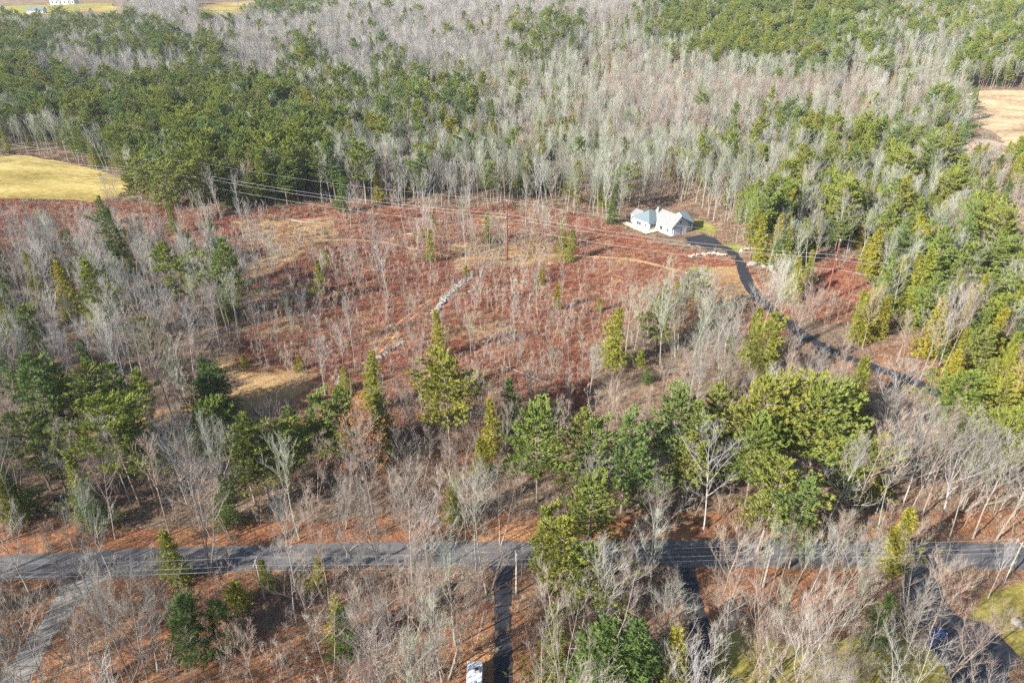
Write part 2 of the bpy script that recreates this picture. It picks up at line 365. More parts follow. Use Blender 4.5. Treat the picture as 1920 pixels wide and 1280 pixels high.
# ------------------------------------------------------------------ ground
def build_ground():
    ys = [-60.0]
    while ys[-1] < 2700: ys.append(ys[-1]+max(.9, abs(ys[-1])*.0085))
    ys = np.array(ys); us = np.linspace(-1.25, 1.25, 640)
    Y, U = np.meshgrid(ys, us, indexing='ij'); X = U*(np.maximum(Y, 0)+70); Z = T(X, Y)
    X, Y, Z = X.ravel(), Y.ravel(), Z.ravel()
    nr, nc = len(ys), len(us)
    i = np.arange(nr*nc).reshape(nr, nc)
    q = np.stack([i[:-1, :-1], i[:-1, 1:], i[1:, 1:], i[1:, :-1]], -1).reshape(-1, 4)
    me = bpy.data.meshes.new('ground'); me.vertices.add(nr*nc); me.vertices.foreach_set('co', np.stack([X, Y, Z], -1).ravel())
    me.loops.add(q.size); me.loops.foreach_set('vertex_index', q.ravel())
    me.polygons.add(len(q)); me.polygons.foreach_set('loop_start', np.arange(0, q.size, 4)); me.update(); me.validate()
    px, py = project(X, Y, Z); sc_ = np.clip((py-250)/700, .15, 1.2)
    jx = px+22*sc_*wob(X, Y, 9, 1); jy = py+12*sc_*wob(X, Y, 8, 2)
    zone = np.zeros((len(X), 4)); zone[:, 3] = 1
    ok = Y > 20
    for p in (CLEARING, CLEAR2): zone[in_poly(jx, jy, p) & ok, 0] = 1
    for p in [LANE]+TANZ: zone[in_poly(jx, jy, p) & ok, 1] = .62
    zone[in_poly(jx, jy, LANE) & ok, 2] = 1
    pat = (zone[:, 0] > 0)*(sstep(.1, .55, wob(X, Y, 13, 7)+.5*wob(X, Y, 5, 3)))
    zone[:, 1] = np.maximum(zone[:, 1], pat*.6)
    zone[in_poly(jx, jy, SWAMP) & ok, 1] = .62
    zone[in_poly(jx, jy, HOUSEYARD) & ok, 2] = .3
    for p in ORANGE: zone[in_poly(jx, jy, p) & ok, 2] = 1
    zone[(py > 1000) & (zone[:, 2] == 0), 2] = .45
    a = me.attributes.new('zone', 'FLOAT_COLOR', 'POINT'); a.data.foreach_set('color', zone.ravel())
    me.materials.append(M['ground']); me.polygons.foreach_set('use_smooth', [True]*len(me.polygons))
    o = bpy.data.objects.new('ground', me); sc.collection.objects.link(o); o['kind'] = 'structure'
build_ground()
sheet('road', ROAD, .8, .06, M['asphalt'], rag=.35)
sheet('driveway', DRIVE_C, .6, .05, M['shadeasphalt'], rag=.2)
sheet('driveway', DRIVE_R, .6, .05, M['shadeasphalt'], rag=.2)
sheet('driveway', COURT_R, 1.0, .05, M['shadeasphalt'])
sheet('gravel_road', GRAVEL, .6, .05, M['gravel'], rag=.6)
sheet('driveway', HDRIVE_P, 1.5, .08, M['shadeasphalt'], False)
sheet('driveway', HCOURT, 1.5, .10, M['shadeasphalt'])
sheet('field', YFIELD, 2, .10, M['yfield'], rag=2.2)
sheet('field', TFIELD, 3, .12, M['tfield'], rag=6); sheet('field', TF2, 5, .12, M['tfield'])
sheet('field', FF1, 12, .5, M['glawn']); sheet('field', FF2, 12, .6, M['yfield']); sheet('field', FF3, 12, .5, M['yfield'])
sheet('lawn', LAWN_R, .8, .03, M['lawn'], rag=.8); sheet('lawn', LAWN_M, .8, .03, M['lawn'], rag=1.5)
sheet('lawn', GL1, 2, .06, M['glawn']); sheet('lawn', GL2, 2, .06, M['glawn'])
sheet('track', ribbon_poly(TRACK, 2.0), 1.5, .06, M['track'], False)
sheet('track', ribbon_poly(RUT1, .7), .6, .06, M['dirt'], False); sheet('track', ribbon_poly(RUT2, .7), .6, .06, M['dirt'], False)

# ------------------------------------------------------------------ the house in the wood
def window(parent, c, wd, ht, axis, n=1):
    """a framed window on the outside of a wall; axis is the outward direction, 'u-' or 'v-'"""
    f, g = MB(), MB(); x, y, z = c
    for k in range(n):
        o = (k-(n-1)/2)*(wd+.12)
        if axis == 'u-': f.box((x-.04, y+o, z), (.10, wd+.2, ht+.2)); g.box((x-.085, y+o, z), (.03, wd, ht))
        elif axis == 'u+': f.box((x+.04, y+o, z), (.10, wd+.2, ht+.2)); g.box((x+.085, y+o, z), (.03, wd, ht))
        else: f.box((x+o, y-.04, z), (wd+.2, .10, ht+.2)); g.box((x+o, y-.085, z), (wd, .03, ht))
    w_ = f.build('window', M['trim'], parent); g.build('pane', M['glass'], w_)
def gable(b, u0, u1, v0, v1, ze, zr, axis, ov=.45, th=.22):
    for off in (0,):
        if axis == 'v':
            um = (u0+u1)/2; sl = (zr-ze)/((u1-u0)/2); a, c = u0-ov, u1+ov; za = ze-ov*sl; p, q = v0-ov, v1+ov
            L = [(a, p, za), (um, p, zr), (um, q, zr), (a, q, za)]; Rr = [(um, p, zr), (c, p, za), (c, q, za), (um, q, zr)]
        else:
            vm = (v0+v1)/2; sl = (zr-ze)/((v1-v0)/2); a, c = v0-ov, v1+ov; za = ze-ov*sl; p, q = u0-ov, u1+ov
            L = [(p, a, za), (q, a, za), (q, vm, zr), (p, vm, zr)]; Rr = [(p, vm, zr), (q, vm, zr), (q, c, za), (p, c, za)]
        o = len(b.v)
        for F in (L, Rr): slab(b, F, th)
def slab(b, F, th):
    o = len(b.v); n = len(F); b.v += [Vector(p) for p in F]+[Vector(p)-Vector((0, 0, th)) for p in F]
    b.f.append(tuple(range(o, o+n))); b.f.append(tuple(range(o+2*n-1, o+n-1, -1)))
    for k in range(n): b.f.append((o+k, o+n+k, o+n+(k+1) % n, o+(k+1) % n))
def gable_wall(b, u0, u1, v0, v1, z0, ze, zr, axis):
    o = len(b.v)
    if axis == 'v':
        um = (u0+u1)/2; prof = [(u0, z0), (u1, z0), (u1, ze), (um, zr), (u0, ze)]
        b.v += [Vector((u, v0, z)) for u, z in prof]+[Vector((u, v1, z)) for u, z in prof]
    else:
        vm = (v0+v1)/2; prof = [(v0, z0), (v1, z0), (v1, ze), (vm, zr), (v0, ze)]
        b.v += [Vector((u0, v, z)) for v, z in prof]+[Vector((u1, v, z)) for v, z in prof]
    n = 5; b.f.append(tuple(range(o+n-1, o-1, -1))); b.f.append(tuple(range(o+n, o+2*n)))
    for k in range(n): b.f.append((o+k, o+(k+1) % n, o+n+(k+1) % n, o+n+k))
def build_house():
    A = at(1215.6, 434.2); h = empty('house', (A.x, A.y, A.z), R_(33), 'white single-storey house with grey-blue roofs and garage wing, standing in a leafy clearing', 'house'); h.scale = (1, 1, 1.2)
    b = MB(); b.box((5, 5, 1.6), (10, 10, 3.6)); b.build('wall', M['white'], h)                   # hipped main block
    b = MB(); gable_wall(b, 2.5, 8.5, 9.9, 14.2, -.3, 3.0, 4.5, 'v'); b.build('wall', M['white'], h)   # sun room at the far end
    b = MB(); gable_wall(b, 4, 13.4, -9.8, 4, -.4, 3.3, 6.6, 'v'); b.build('wall', M['white'], h)      # garage wing
    b = MB(); gable_wall(b, 13.3, 17, -9.2, 1.5, -.4, 3.1, 6.0, 'u'); b.build('wall', M['white'], h)
    ov = .5; e = 3.35; a0, a1 = -ov, 10+ov; r = 6.4
    b = MB(); r0, r1 = (4.2, 5), (5.8, 5)
    F = [[(a0, a0, e), (a1, a0, e), (r1[0], 5, r), (r0[0], 5, r)], [(a1, a1, e), (a0, a1, e), (r0[0], 5, r), (r1[0], 5, r)], [(a0, a1, e), (a0, a0, e), (r0[0], 5, r)], [(a1, a0, e), (a1, a1, e), (r1[0], 5, r)]]
    for q in F: slab(b, q, .2)
    b.build('roof', M['roof'], h)
    b = MB(); gable(b, 2.5, 8.5, 10.4, 14.2, 3.1, 4.65, 'v', .3); b.build('roof', M['roof2'], h)
    b = MB(); gable(b, 4, 13.4, -9.8, 4, 3.42, 6.78, 'v'); ro = b.build('roof', M['roof2'], h)
    c = MB(); c.box((7, 2.2, 6.6), (.8, .8, 1.8)); c.box((7, 2.2, 7.55), (1, 1, .14)); c.build('chimney', M['stone'], ro)
    b = MB(); gable(b, 13.9, 17, -9.2, 1.5, 3.2, 6.15, 'u', .4); b.build('roof', M['roof'], h)
    window(h, (0, 2.2, 1.7), 1.0, 1.4, 'u-'); window(h, (0, 6.2, 1.7), 1.3, 1.4, 'u-', 2)
    window(h, (2.2, 0, 1.8), .95, 1.5, 'v-', 3)
    for v in (11.0, 12.2, 13.4): window(h, (2.5, v, 1.6), .85, 1.5, 'u-')
    window(h, (4, -7.3, 1.7), .9, 1.3, 'u-'); window(h, (4, -3.4, 1.7), 1.6, 1.5, 'u-'); window(h, (8.7, -9.8, 4.6), .9, 1.0, 'v-'); window(h, (15.6, -9.2, 1.8), .8, 1.2, 'v-')
    for u, wd in ((7.0, 4.4), (11.4, 2.6)):
        g = MB(); g.box((u, -9.85, 1.05), (wd, .12, 2.5))
        for k in range(4): g.box((u, -9.93, .15+.6*k), (wd-.12, .06, .5))
        g.build('garage_door', M['trim'], h)
    b = MB(); b.box((-1.6, 5.8, .35), (3.0, 16.4, .16)); b.box((2.0, -1.35, .35), (3.9, 2.5, .16))
    d = b.build('deck', M['deck'], h)
    for v in np.arange(-2, 14.1, 2): p = MB(); p.box((-3, v, 0), (.14, .14, .9)); p.build('deck_post', M['deck'], d)
build_house()
def far_building(name, px, py, rz, L, Wd, ze, zr, label, cat, rm, doors):
    p = at(px, py); h = empty(name, (p.x, p.y, p.z), rz, label, cat)
    b = MB(); gable_wall(b, -L/2, L/2, -Wd/2, Wd/2, -1, ze, zr, 'u'); b.build('wall', M['white'], h)
    b = MB(); gable(b, -L/2, L/2, -Wd/2, Wd/2, ze+.25, zr+.25, 'u', .8, .3); b.build('roof', M[rm], h)
    for k in range(doors): window(h, (-L/2+L*(k+.6)/doors, -Wd/2, ze*.5), L*.05, ze*.4, 'v-')
    g = MB(); g.box((L*.32, -Wd/2-.05, ze*.38), (L*.1, .2, ze*.8)); g.build('door', M['greyplastic'], h)
far_building('barn', 122, 9, R_(8), 42, 22, 9, 17, 'large white barn with pale gable roof beside the far green field', 'barn', 'roof2', 6)
far_building('shed', 70, 25, R_(6), 24, 12, 5, 8.5, 'long low white shed in front of the far barn', 'shed', 'roof', 5)

# ------------------------------------------------------------------ power line across the clearing
def wire(name, a, b, sag, r, label, cat, m='steel', group=None):
    pts = [Vector(a).lerp(Vector(b), i/24)-Vector((0, 0, sag*4*(i/24)*(1-i/24))) for i in range(25)]
    q = MB(); q.tube(pts, [r]*25, 4); tag(q.build(name, M[m]), label, cat, group)
P2 = at(951, 487); P1 = at(388, 402); P3 = at(1548, 566); dv = (P3-P1).to_2d().normalized(); nv = Vector((-dv.y, dv.x))
def tower_pole(p, h, label):
    t = empty('power_pole', (p.x, p.y, p.z), math.atan2(dv.y, dv.x), label, 'power pole')
    b = MB(); b.tube([(0, 0, -.5), (0, 0, h*.5), (0, 0, h)], [.36, .29, .22], 10, True); b.build('post', M['pole'], t)
    c = MB(); c.box((0, 0, h-6), (.22, 4.0, .28)); c.build('crossarm', M['pole'], t)
    c = MB(); c.box((0, .9, h-11), (.18, 1.9, .2)); c.build('crossarm', M['pole'], t)
    for y, z in ((-1.9, h-6), (1.9, h-6), (1.75, h-11), (0, h+.15)):
        i = MB(); i.tube([(0, y, z+.12), (0, y, z+.35), (0, y, z+.6)], [.11, .14, .06], 8, True); i.build('insulator', M['insul'], t)
    return [Vector((p.x-nv.x*-y, p.y-nv.y*-y, p.z+z+.6)) for y, z in ((-1.9, h-6), (1.9, h-6), (1.75, h-11), (0, h+.15))]
HP = 23.3
P0 = P1+(P1-P2); P4 = P3+(P3-P2)
att = [[Vector((P0.x+nv.x*y, P0.y+nv.y*y, Tz(P0.x, P0.y)+z)) for y, z in ((-1.9, HP-5), (1.9, HP-5), (1.75, HP-10), (0, HP+1))],
       tower_pole(P1, HP, 'red-brown power pole behind the leftmost conifers of the red clearing'),
       tower_pole(P2, HP, 'red-brown power pole in the middle of the clearing beside the tan track'),
       tower_pole(P3, HP-1.5, 'red-brown power pole among bare trees right of the house driveway')]
att.append([Vector((P4.x+nv.x*y, P4.y+nv.y*y, Tz(P4.x, P4.y)+z)) for y, z in ((-1.9, HP-5), (1.9, HP-5), (1.75, HP-10), (0, HP+1))])
SPN = ['running left from the leftmost pole', 'between the leftmost and middle poles', 'between the middle pole and the one by the driveway', 'running right from the pole by the driveway']
WN = ['near main wire', 'far main wire', 'lowest wire', 'topmost thin wire']
for s in range(4):
    for k in range(4):
        wire('power_wire', att[s][k], att[s+1][k], 2.0, .034 if k < 3 else .02, f'pale {WN[k]} {SPN[s]}', 'wire', 'steel', 'wires of the clearing power line')
# road side line
RP = [at(1430, 1100), at(968, 1112)]; dr = RP[1]-RP[0]; RP += [RP[1]+dr, RP[1]+2*dr]; RP = [RP[0]-dr]+RP
RL = ['at the frame\'s right end of the road', 'in the red leaves right of the shaded driveway', 'at the top of the dark straight driveway', 'left of the straight driveway on the near verge', 'by the gravel side road']
ra = []
for p, l in zip(RP, RL):
    p = Vector((p.x, p.y, Tz(p.x, p.y)))
    t = empty('utility_pole', p, math.atan2(dr.y, dr.x), f'weathered grey utility pole {l}', 'utility pole')
    b = MB(); b.tube([(0, 0, -.4), (0, 0, 5), (0, 0, 10)], [.17, .15, .12], 8, True); b.build('post', M['greypole'], t)
    b = MB(); b.box((.14, 0, 9.5), (.12, 2.2, .14)); b.build('crossarm', M['greypole'], t)
    for y in (-1, 1): i = MB(); i.tube([(.14, y, 9.55), (.14, y, 9.8)], [.06, .05], 6, True); i.build('insulator', M['insul'], t)
    n2 = Vector((-dr.y, dr.x, 0)).normalized(); ra.append([p+n2*-1+Vector((0, 0, 9.8)), p+n2+Vector((0, 0, 9.8)), p+Vector((0, 0, 7.6))])
for s in range(4):
    for k, nm in enumerate(('far', 'near', 'lower')):
        wire('road_wire', ra[s][k], ra[s+1][k], .5, .016 if k < 2 else .02, f'{nm} road wire between poles {["right of the shaded driveway", "from the red leaves to the straight driveway", "left of the straight driveway", "over the left end of the road"][s]}', 'wire', 'steel', 'wires along the road')

# ------------------------------------------------------------------ stones, boulders, logs
def stone_wall(name, line, rad, hgt, m, label, cat, seed, vox, n=7, spread=.7):
    r = random.Random(seed); b = MB(); pts = [at(*p) for p in smooth_line(line, 5)]; o = pts[0]
    tot = 0
    for i in range(len(pts)-1):
        L = (pts[i+1]-pts[i]).length
        for _ in range(int(L*n)):
            p = pts[i].lerp(pts[i+1], r.random()); q = r.uniform(.5, 1.3)*rad
            b.rock((p.x-o.x+r.gauss(0, spread*.5), p.y-o.y+r.gauss(0, spread*.5), Tz(p.x, p.y)-o.z+r.uniform(0, hgt)), q, r, (1, r.uniform(.7, 1), .65))
    ob = b.build(name, M[m]); ob.location = o
    md = ob.modifiers.new('fuse', 'REMESH'); md.mode = 'VOXEL'; md.voxel_size = vox
    return tag(ob, label, cat)
stone_wall('stone_wall', [(884, 517), (868, 530), (850, 545), (835, 560), (813, 590)], .42, .5, 'stone', 'upper grey rubble stone wall running down from the tree in the clearing', 'stone wall', 1, .13, 9, 1.3)
stone_wall('stone_wall', [(758, 640), (735, 655), (715, 668), (692, 682)], .32, .4, 'stone', 'lower thinner stretch of grey rubble stone wall near the bushy evergreen', 'stone wall', 2, .12, 8, .8)
stone_wall('retaining_wall', [(1293, 483), (1310, 479), (1335, 477), (1362, 480)], .6, .8, 'tanstone', 'pale tan boulder wall below the house\'s parking court', 'stone wall', 3, .16, 5, .5)
stone_wall('retaining_wall', [(1387, 473), (1400, 469), (1424, 468)], .6, .8, 'tanstone', 'short pale boulder wall above the driveway\'s first bend', 'stone wall', 4, .16, 5, .6)
stone_wall('stone_edging', [(1367, 1118), (1370, 1138), (1390, 1151), (1430, 1152), (1470, 1154), (1500, 1160), (1518, 1168)], .2, .12, 'stone', 'curved edging of mossy stones in the red leaf litter', 'edging', 5, .07, 5, .25)
def boulder(px, py, r, m, label, seed, sz=(1.2, .9, .7)):
    p = at(px, py); b = MB(); b.rock((0, 0, r*.3), r, random.Random(seed), sz); o = b.build('boulder', M[m], smooth=False); o.location = p; o.rotation_euler.z = seed
    md = o.modifiers.new('sub', 'SUBSURF'); md.levels = md.render_levels = 2; tag(o, label, 'boulder', 'loose stones in the red brush' if seed >= 100 else None)
boulder(1905, 1168, .95, 'tanstone', 'pale tan boulder lying on the olive lawn right of the driveway', 11)
boulder(1369, 1168, .75, 'stone', 'grey boulder in the red leaves below the stone edging', 12)
boulder(1410, 497, 1.6, 'stone', 'mossy pale boulder beside the first bend of the house driveway', 13, (1.6, 1, .6))
boulder(1450, 506, 2.0, 'tanstone', 'long flat pale boulder right of the driveway bend', 14, (2, 1, .45))
boulder(1432, 501, .9, 'tanstone', 'small pale boulder between two larger ones near the driveway bend', 15)
boulder(720, 490, .8, 'stone', 'small grey boulder in the red brush below the tan track', 16); boulder(880, 548, .7, 'tanstone', 'small tan boulder right of the upper stone wall', 17)
boulder(905, 560, .55, 'tanstone', 'lowest small tan boulder right of the upper stone wall', 18); boulder(770, 440, 1.0, 'stone', 'grey boulder above the curving tan track', 19, (1.8, 1, .5))
boulder(640, 610, .6, 'stone', 'small grey boulder in the red brush near the ruts', 20); boulder(985, 530, .8, 'tanstone', 'flat pale boulder in the brush below the middle pole', 21, (2.2, 1, .4))
rs = random.Random(77)
for k in range(26):
    q = (rs.uniform(600, 1060), rs.uniform(430, 620))
    boulder(q[0], q[1], rs.uniform(.3, .6), rs.choice(('stone', 'tanstone')), 'small pale stone lying loose in the red brush of the clearing', 100+k, (1.4, 1, .6))
def log(a, b, r, label, seed):
    p, q = at(*a), at(*b); rr = random.Random(seed); d = q-p
    o = MB(); o.tube([p+d*t+Vector((0, 0, r+.25*t+rr.uniform(0, .08)))-p for t in (0, .2, .4, .6, .8, 1)], [r, r*.9, r*.8, r*.65, r*.5, r*.3], 7, True)
    for t in (.5, .6, .7, .8, .9): o.tube([d*t+Vector((0, 0, r)), d*t+Vector((rr.uniform(-.8, .8), rr.uniform(-.8, .8), rr.uniform(.3, 1)))+d*.1], [.06, .02], 4)
    ob = o.build('fallen_log', M['deadwood']); ob.location = p; tag(ob, label, 'log')
log((948, 688), (1030, 722), .22, 'long bleached fallen log lying among bare saplings', 1)
log((542, 414), (592, 422), .35, 'pale dead log lying at the far edge of the red clearing', 2)
log((560, 419), (600, 417), .25, 'thinner pale log crossing the dead log at the clearing edge', 3)

# ------------------------------------------------------------------ camper and car
def build_camper():
    p = at(891, 1237, 3.0); Lc, Wc = 8.2, 2.5
    t = empty('camper', (p.x, p.y-Lc/2-.1, Tz(p.x, p.y)), R_(0), 'white travel trailer with dark roof unit parked beside the straight driveway', 'camper')
    b = MB(); b.box((0, 0, 1.75), (Wc, Lc, 2.4)); bevel(b.build('body', M['camper'], t), .14, 3)
    b = MB(); b.box((0, 0, 2.99), (Wc-.22, Lc-.22, .05)); b.build('roof', M['camper'], t)
    b = MB(); b.box((.35, Lc/2-1.75, 3.2), (1.1, 1.05, .36), 0, .8); u = bevel(b.build('air_conditioner', M['greyplastic'], t), .06)
    g = MB(); g.box((.35, Lc/2-1.75, 3.39), (.6, .5, .02)); g.build('grille', M['tyre'], u)
    for y in (Lc/2-3.9, -Lc/2+1.2): b = MB(); b.box((.1, y, 3.1), (.42, .42, .18), 0, .85); bevel(b.build('roof_vent', M['greyplastic'], t), .03)
    for sx in (-1, 1):
        for y in (-1.9, .9): 
            f = MB(); f.box((sx*Wc/2, y, 2.0), (.05, 1.2, .75)); wn = f.build('window', M['trim'], t); g = MB(); g.box((sx*(Wc/2+.03), y, 2.0), (.03, 1.08, .63)); g.build('pane', M['glass'], wn)
        for y in (-.9, 0): wheel(t, (sx*(Wc/2-.14), y-.2, .36), .36, .22)
    f = MB(); f.box((Wc/2, 2.9, 1.6), (.06, .75, 1.9)); f.build('door', M['trim'], t)
    f = MB(); f.box((0, Lc/2+.01, 2.0), (1.5, .05, .7)); g = MB(); g.box((0, Lc/2+.045, 2.0), (1.38, .03, .58)); wn = f.build('window', M['trim'], t); g.build('pane', M['glass'], wn)
    f = MB(); f.tube([(-.8, Lc/2-.2, .5), (0, Lc/2+1.2, .48)], [.06, .06], 6, True); f.tube([(.8, Lc/2-.2, .5), (0, Lc/2+1.2, .48)], [.06, .06], 6, True); f.build('hitch', M['tyre'], t)
def wheel(t, c, r, wd):
    b = MB(); b.tube([(c[0]-wd/2, c[1], c[2]), (c[0]-wd/2+.03, c[1], c[2]), (c[0]+wd/2-.03, c[1], c[2]), (c[0]+wd/2, c[1], c[2])], [r*.9, r, r, r*.9], 20, True); w_ = b.build('wheel', M['tyre'], t)
    s = 1 if c[0] > 0 else -1; b = MB(); b.tube([(c[0]+s*(wd/2-.02), c[1], c[2]), (c[0]+s*(wd/2+.012), c[1], c[2])], [r*.62, r*.58], 16, True); b.build('rim', M['rim'], w_)
def build_car():
    p = at(1752, 1196); t = empty('car', (p.x, p.y, p.z+.05), R_(-62), 'dark blue car parked on the shaded asphalt under bare branches', 'car')
    def loft(secs, name, m, parent):
        b = MB(); n = None
        for y, prof in secs:
            n = len(prof); b.v += [Vector((x, y, z)) for x, z in prof]
        for i in range(len(secs)-1):
            for k in range(n): b.f.append((i*n+k, i*n+(k+1) % n, (i+1)*n+(k+1) % n, (i+1)*n+k))
        b.f.append(tuple(range(n-1, -1, -1))); e = (len(secs)-1)*n; b.f.append(tuple(range(e, e+n)))
        return b.build(name, m, parent)
    def pf(w_, zb, zs, zt): return [(-w_*.92, zb), (w_*.92, zb), (w_, (zb+zs)/2), (w_*.97, zs), (w_*.8, zt), (-w_*.8, zt), (-w_*.97, zs), (-w_, (zb+zs)/2)]
    bd = loft([(-2.25, pf(.72, .38, .62, .68)), (-2.1, pf(.84, .28, .74, .82)), (-1.2, pf(.9, .25, .86, .97)), (-.4, pf(.91, .25, .88, .98)), (.9, pf(.91, .25, .86, .93)), (1.7, pf(.87, .26, .72, .82)), (2.15, pf(.78, .3, .58, .66)), (2.25, pf(.66, .38, .5, .55))], 'body', M['carblue'], t); bevel(bd, .03)
    cb = loft([(-1.85, [(-.62, .95), (.62, .95), (.60, 1.0), (-.60, 1.0)]), (-1.2, [(-.74, .95), (.74, .95), (.58, 1.40), (-.58, 1.40)]), (.1, [(-.76, .95), (.76, .95), (.6, 1.46), (-.6, 1.46)]), (.95, [(-.74, .92), (.74, .92), (.68, .97), (-.68, .97)])], 'cabin', M['glass'], t)
    loft([(-1.2, [(-.58, 1.405), (.58, 1.405), (.52, 1.435), (-.52, 1.435)]), (-.5, [(-.6, 1.43), (.6, 1.43), (.54, 1.49), (-.54, 1.49)]), (.12, [(-.59, 1.455), (.59, 1.455), (.54, 1.49), (-.54, 1.49)])], 'roof', M['carblue'], t)
    for sx in (-1, 1):
        for y in (-1.35, 1.35): wheel(t, (sx*.83, y, .33), .33, .2)
        b = MB(); b.box((sx*.6, 2.2, .56), (.3, .12, .12)); b.build('headlight', M['lamp_clear'], t)
        b = MB(); b.box((sx*.6, -2.22, .62), (.28, .1, .12)); b.build('tail_light', M['lamp_red'], t)
        b = MB(); b.box((sx*.98, .62, 1.0), (.18, .1, .12)); b.build('mirror', M['carblue'], t)
build_camper(); build_car()

# ------------------------------------------------------------------ tree meshes
def V(az, el): return Vector((math.cos(az)*math.cos(el), math.sin(az)*math.cos(el), math.sin(el)))
def grow(p, d, L, n, rng, up=.15, wig=.12):
    pts = [p.copy()]; d = d.copy()
    for _ in range(n):
        d = (d+Vector((rng.gauss(0, wig), rng.gauss(0, wig), rng.gauss(0, wig)+up))).normalized()
        p = p+d*(L/n); pts.append(p.copy())
    return pts
def bare_meshes(seed, H=22, spread=4.2, cb=.42, limbs=15, stems=1, rk=1.0, twig=.0115, sub=(6, 5), leaf=0, el=(.75, 1.1)):
    rng = random.Random(seed); tr, cr, lf = MB(), MB(), MB()
    for s in range(stems):
        a0 = rng.uniform(0, 6.28); lean = V(a0, 1.5 if stems == 1 else rng.uniform(1.22, 1.42))
        Hs = H*(1 if s == 0 else rng.uniform(.75, .98)); r0 = H*.0085*rk/(stems**.3)
        base = Vector((0, 0, -.3)) if stems == 1 else Vector((.25*math.cos(a0), .25*math.sin(a0), -.3))
        trunk = grow(base, lean, Hs, 9, rng, .06, .035)
        rad = [r0*(1.35 if i == 0 else 1)*(1-.88*i/9) for i in range(10)]
        tr.tube(trunk, rad, 6, True)
        def on(t):
            q = t*9; i = min(8, int(q)); return trunk[i].lerp(trunk[i+1], q-i), rad[i]*(1-(q-i))+rad[i+1]*(q-i)
        nl = max(5, int(limbs/(stems**.6)))
        for k in range(nl):
            t = cb+(0.97-cb)*((k+rng.uniform(0, .9))/nl); p, r = on(t); az = k*2.4+rng.uniform(-.5, .5)+a0
            sh = math.sin(math.pi*min(1, max(.12, (t-cb)/(1-cb)*.8+.22)))
            L = spread*(.55+.6*sh)*rng.uniform(.75, 1.25)/(stems**.35)
            lim = grow(p, V(az, rng.uniform(*el)+.25*t), L*1.35, 5, rng, .10, .13)
            lr = min(r*.75, .022+.009*L*rk)
            lrad = [lr*(1-.72*i/5) for i in range(6)]
            tr.tube(lim, lrad, 4)
            for j in range(sub[0]):
                u = .25+.75*(j+rng.random())/sub[0]; q = u*5; i = min(4, int(q)); bp = lim[i].lerp(lim[i+1], q-i)
                bd = ((lim[i+1]-lim[i]).normalized()+V(rng.uniform(0, 6.28), rng.uniform(-.2, .9))*.85).normalized()
                bl = L*rng.uniform(.32, .55)*(1.15-.5*u); b = grow(bp, bd, bl, 3, rng, .12, .14)
                br = max(twig*1.15, lr*.42); cr.tube(b, [br, br*.8, br*.65, br*.5], 3)
                for m_ in range(sub[1]):
                    u2 = .2+.8*(m_+rng.random())/sub[1]; q2 = u2*3; i2 = min(2, int(q2)); tp = b[i2].lerp(b[i2+1], q2-i2)
                    td = ((b[i2+1]-b[i2]).normalized()+V(rng.uniform(0, 6.28), rng.uniform(-.1, 1.0))*.9).normalized()
                    tl = rng.uniform(.6, 1.5)*(H/22)**.6; tw = grow(tp, td, tl, 2, rng, .15, .16)
                    cr.tube(tw, [twig, twig*.8, twig*.45], 3)
                    for _ in range(leaf):
                        lp = tw[1]+Vector((rng.gauss(0, .35), rng.gauss(0, .35), rng.gauss(0, .3)))
                        lf.blade(lp, V(rng.uniform(0, 6.28), rng.uniform(-1, .6)), Vector((rng.gauss(0, 1), rng.gauss(0, 1), 1)), .34, .26)
    return tr, cr, lf
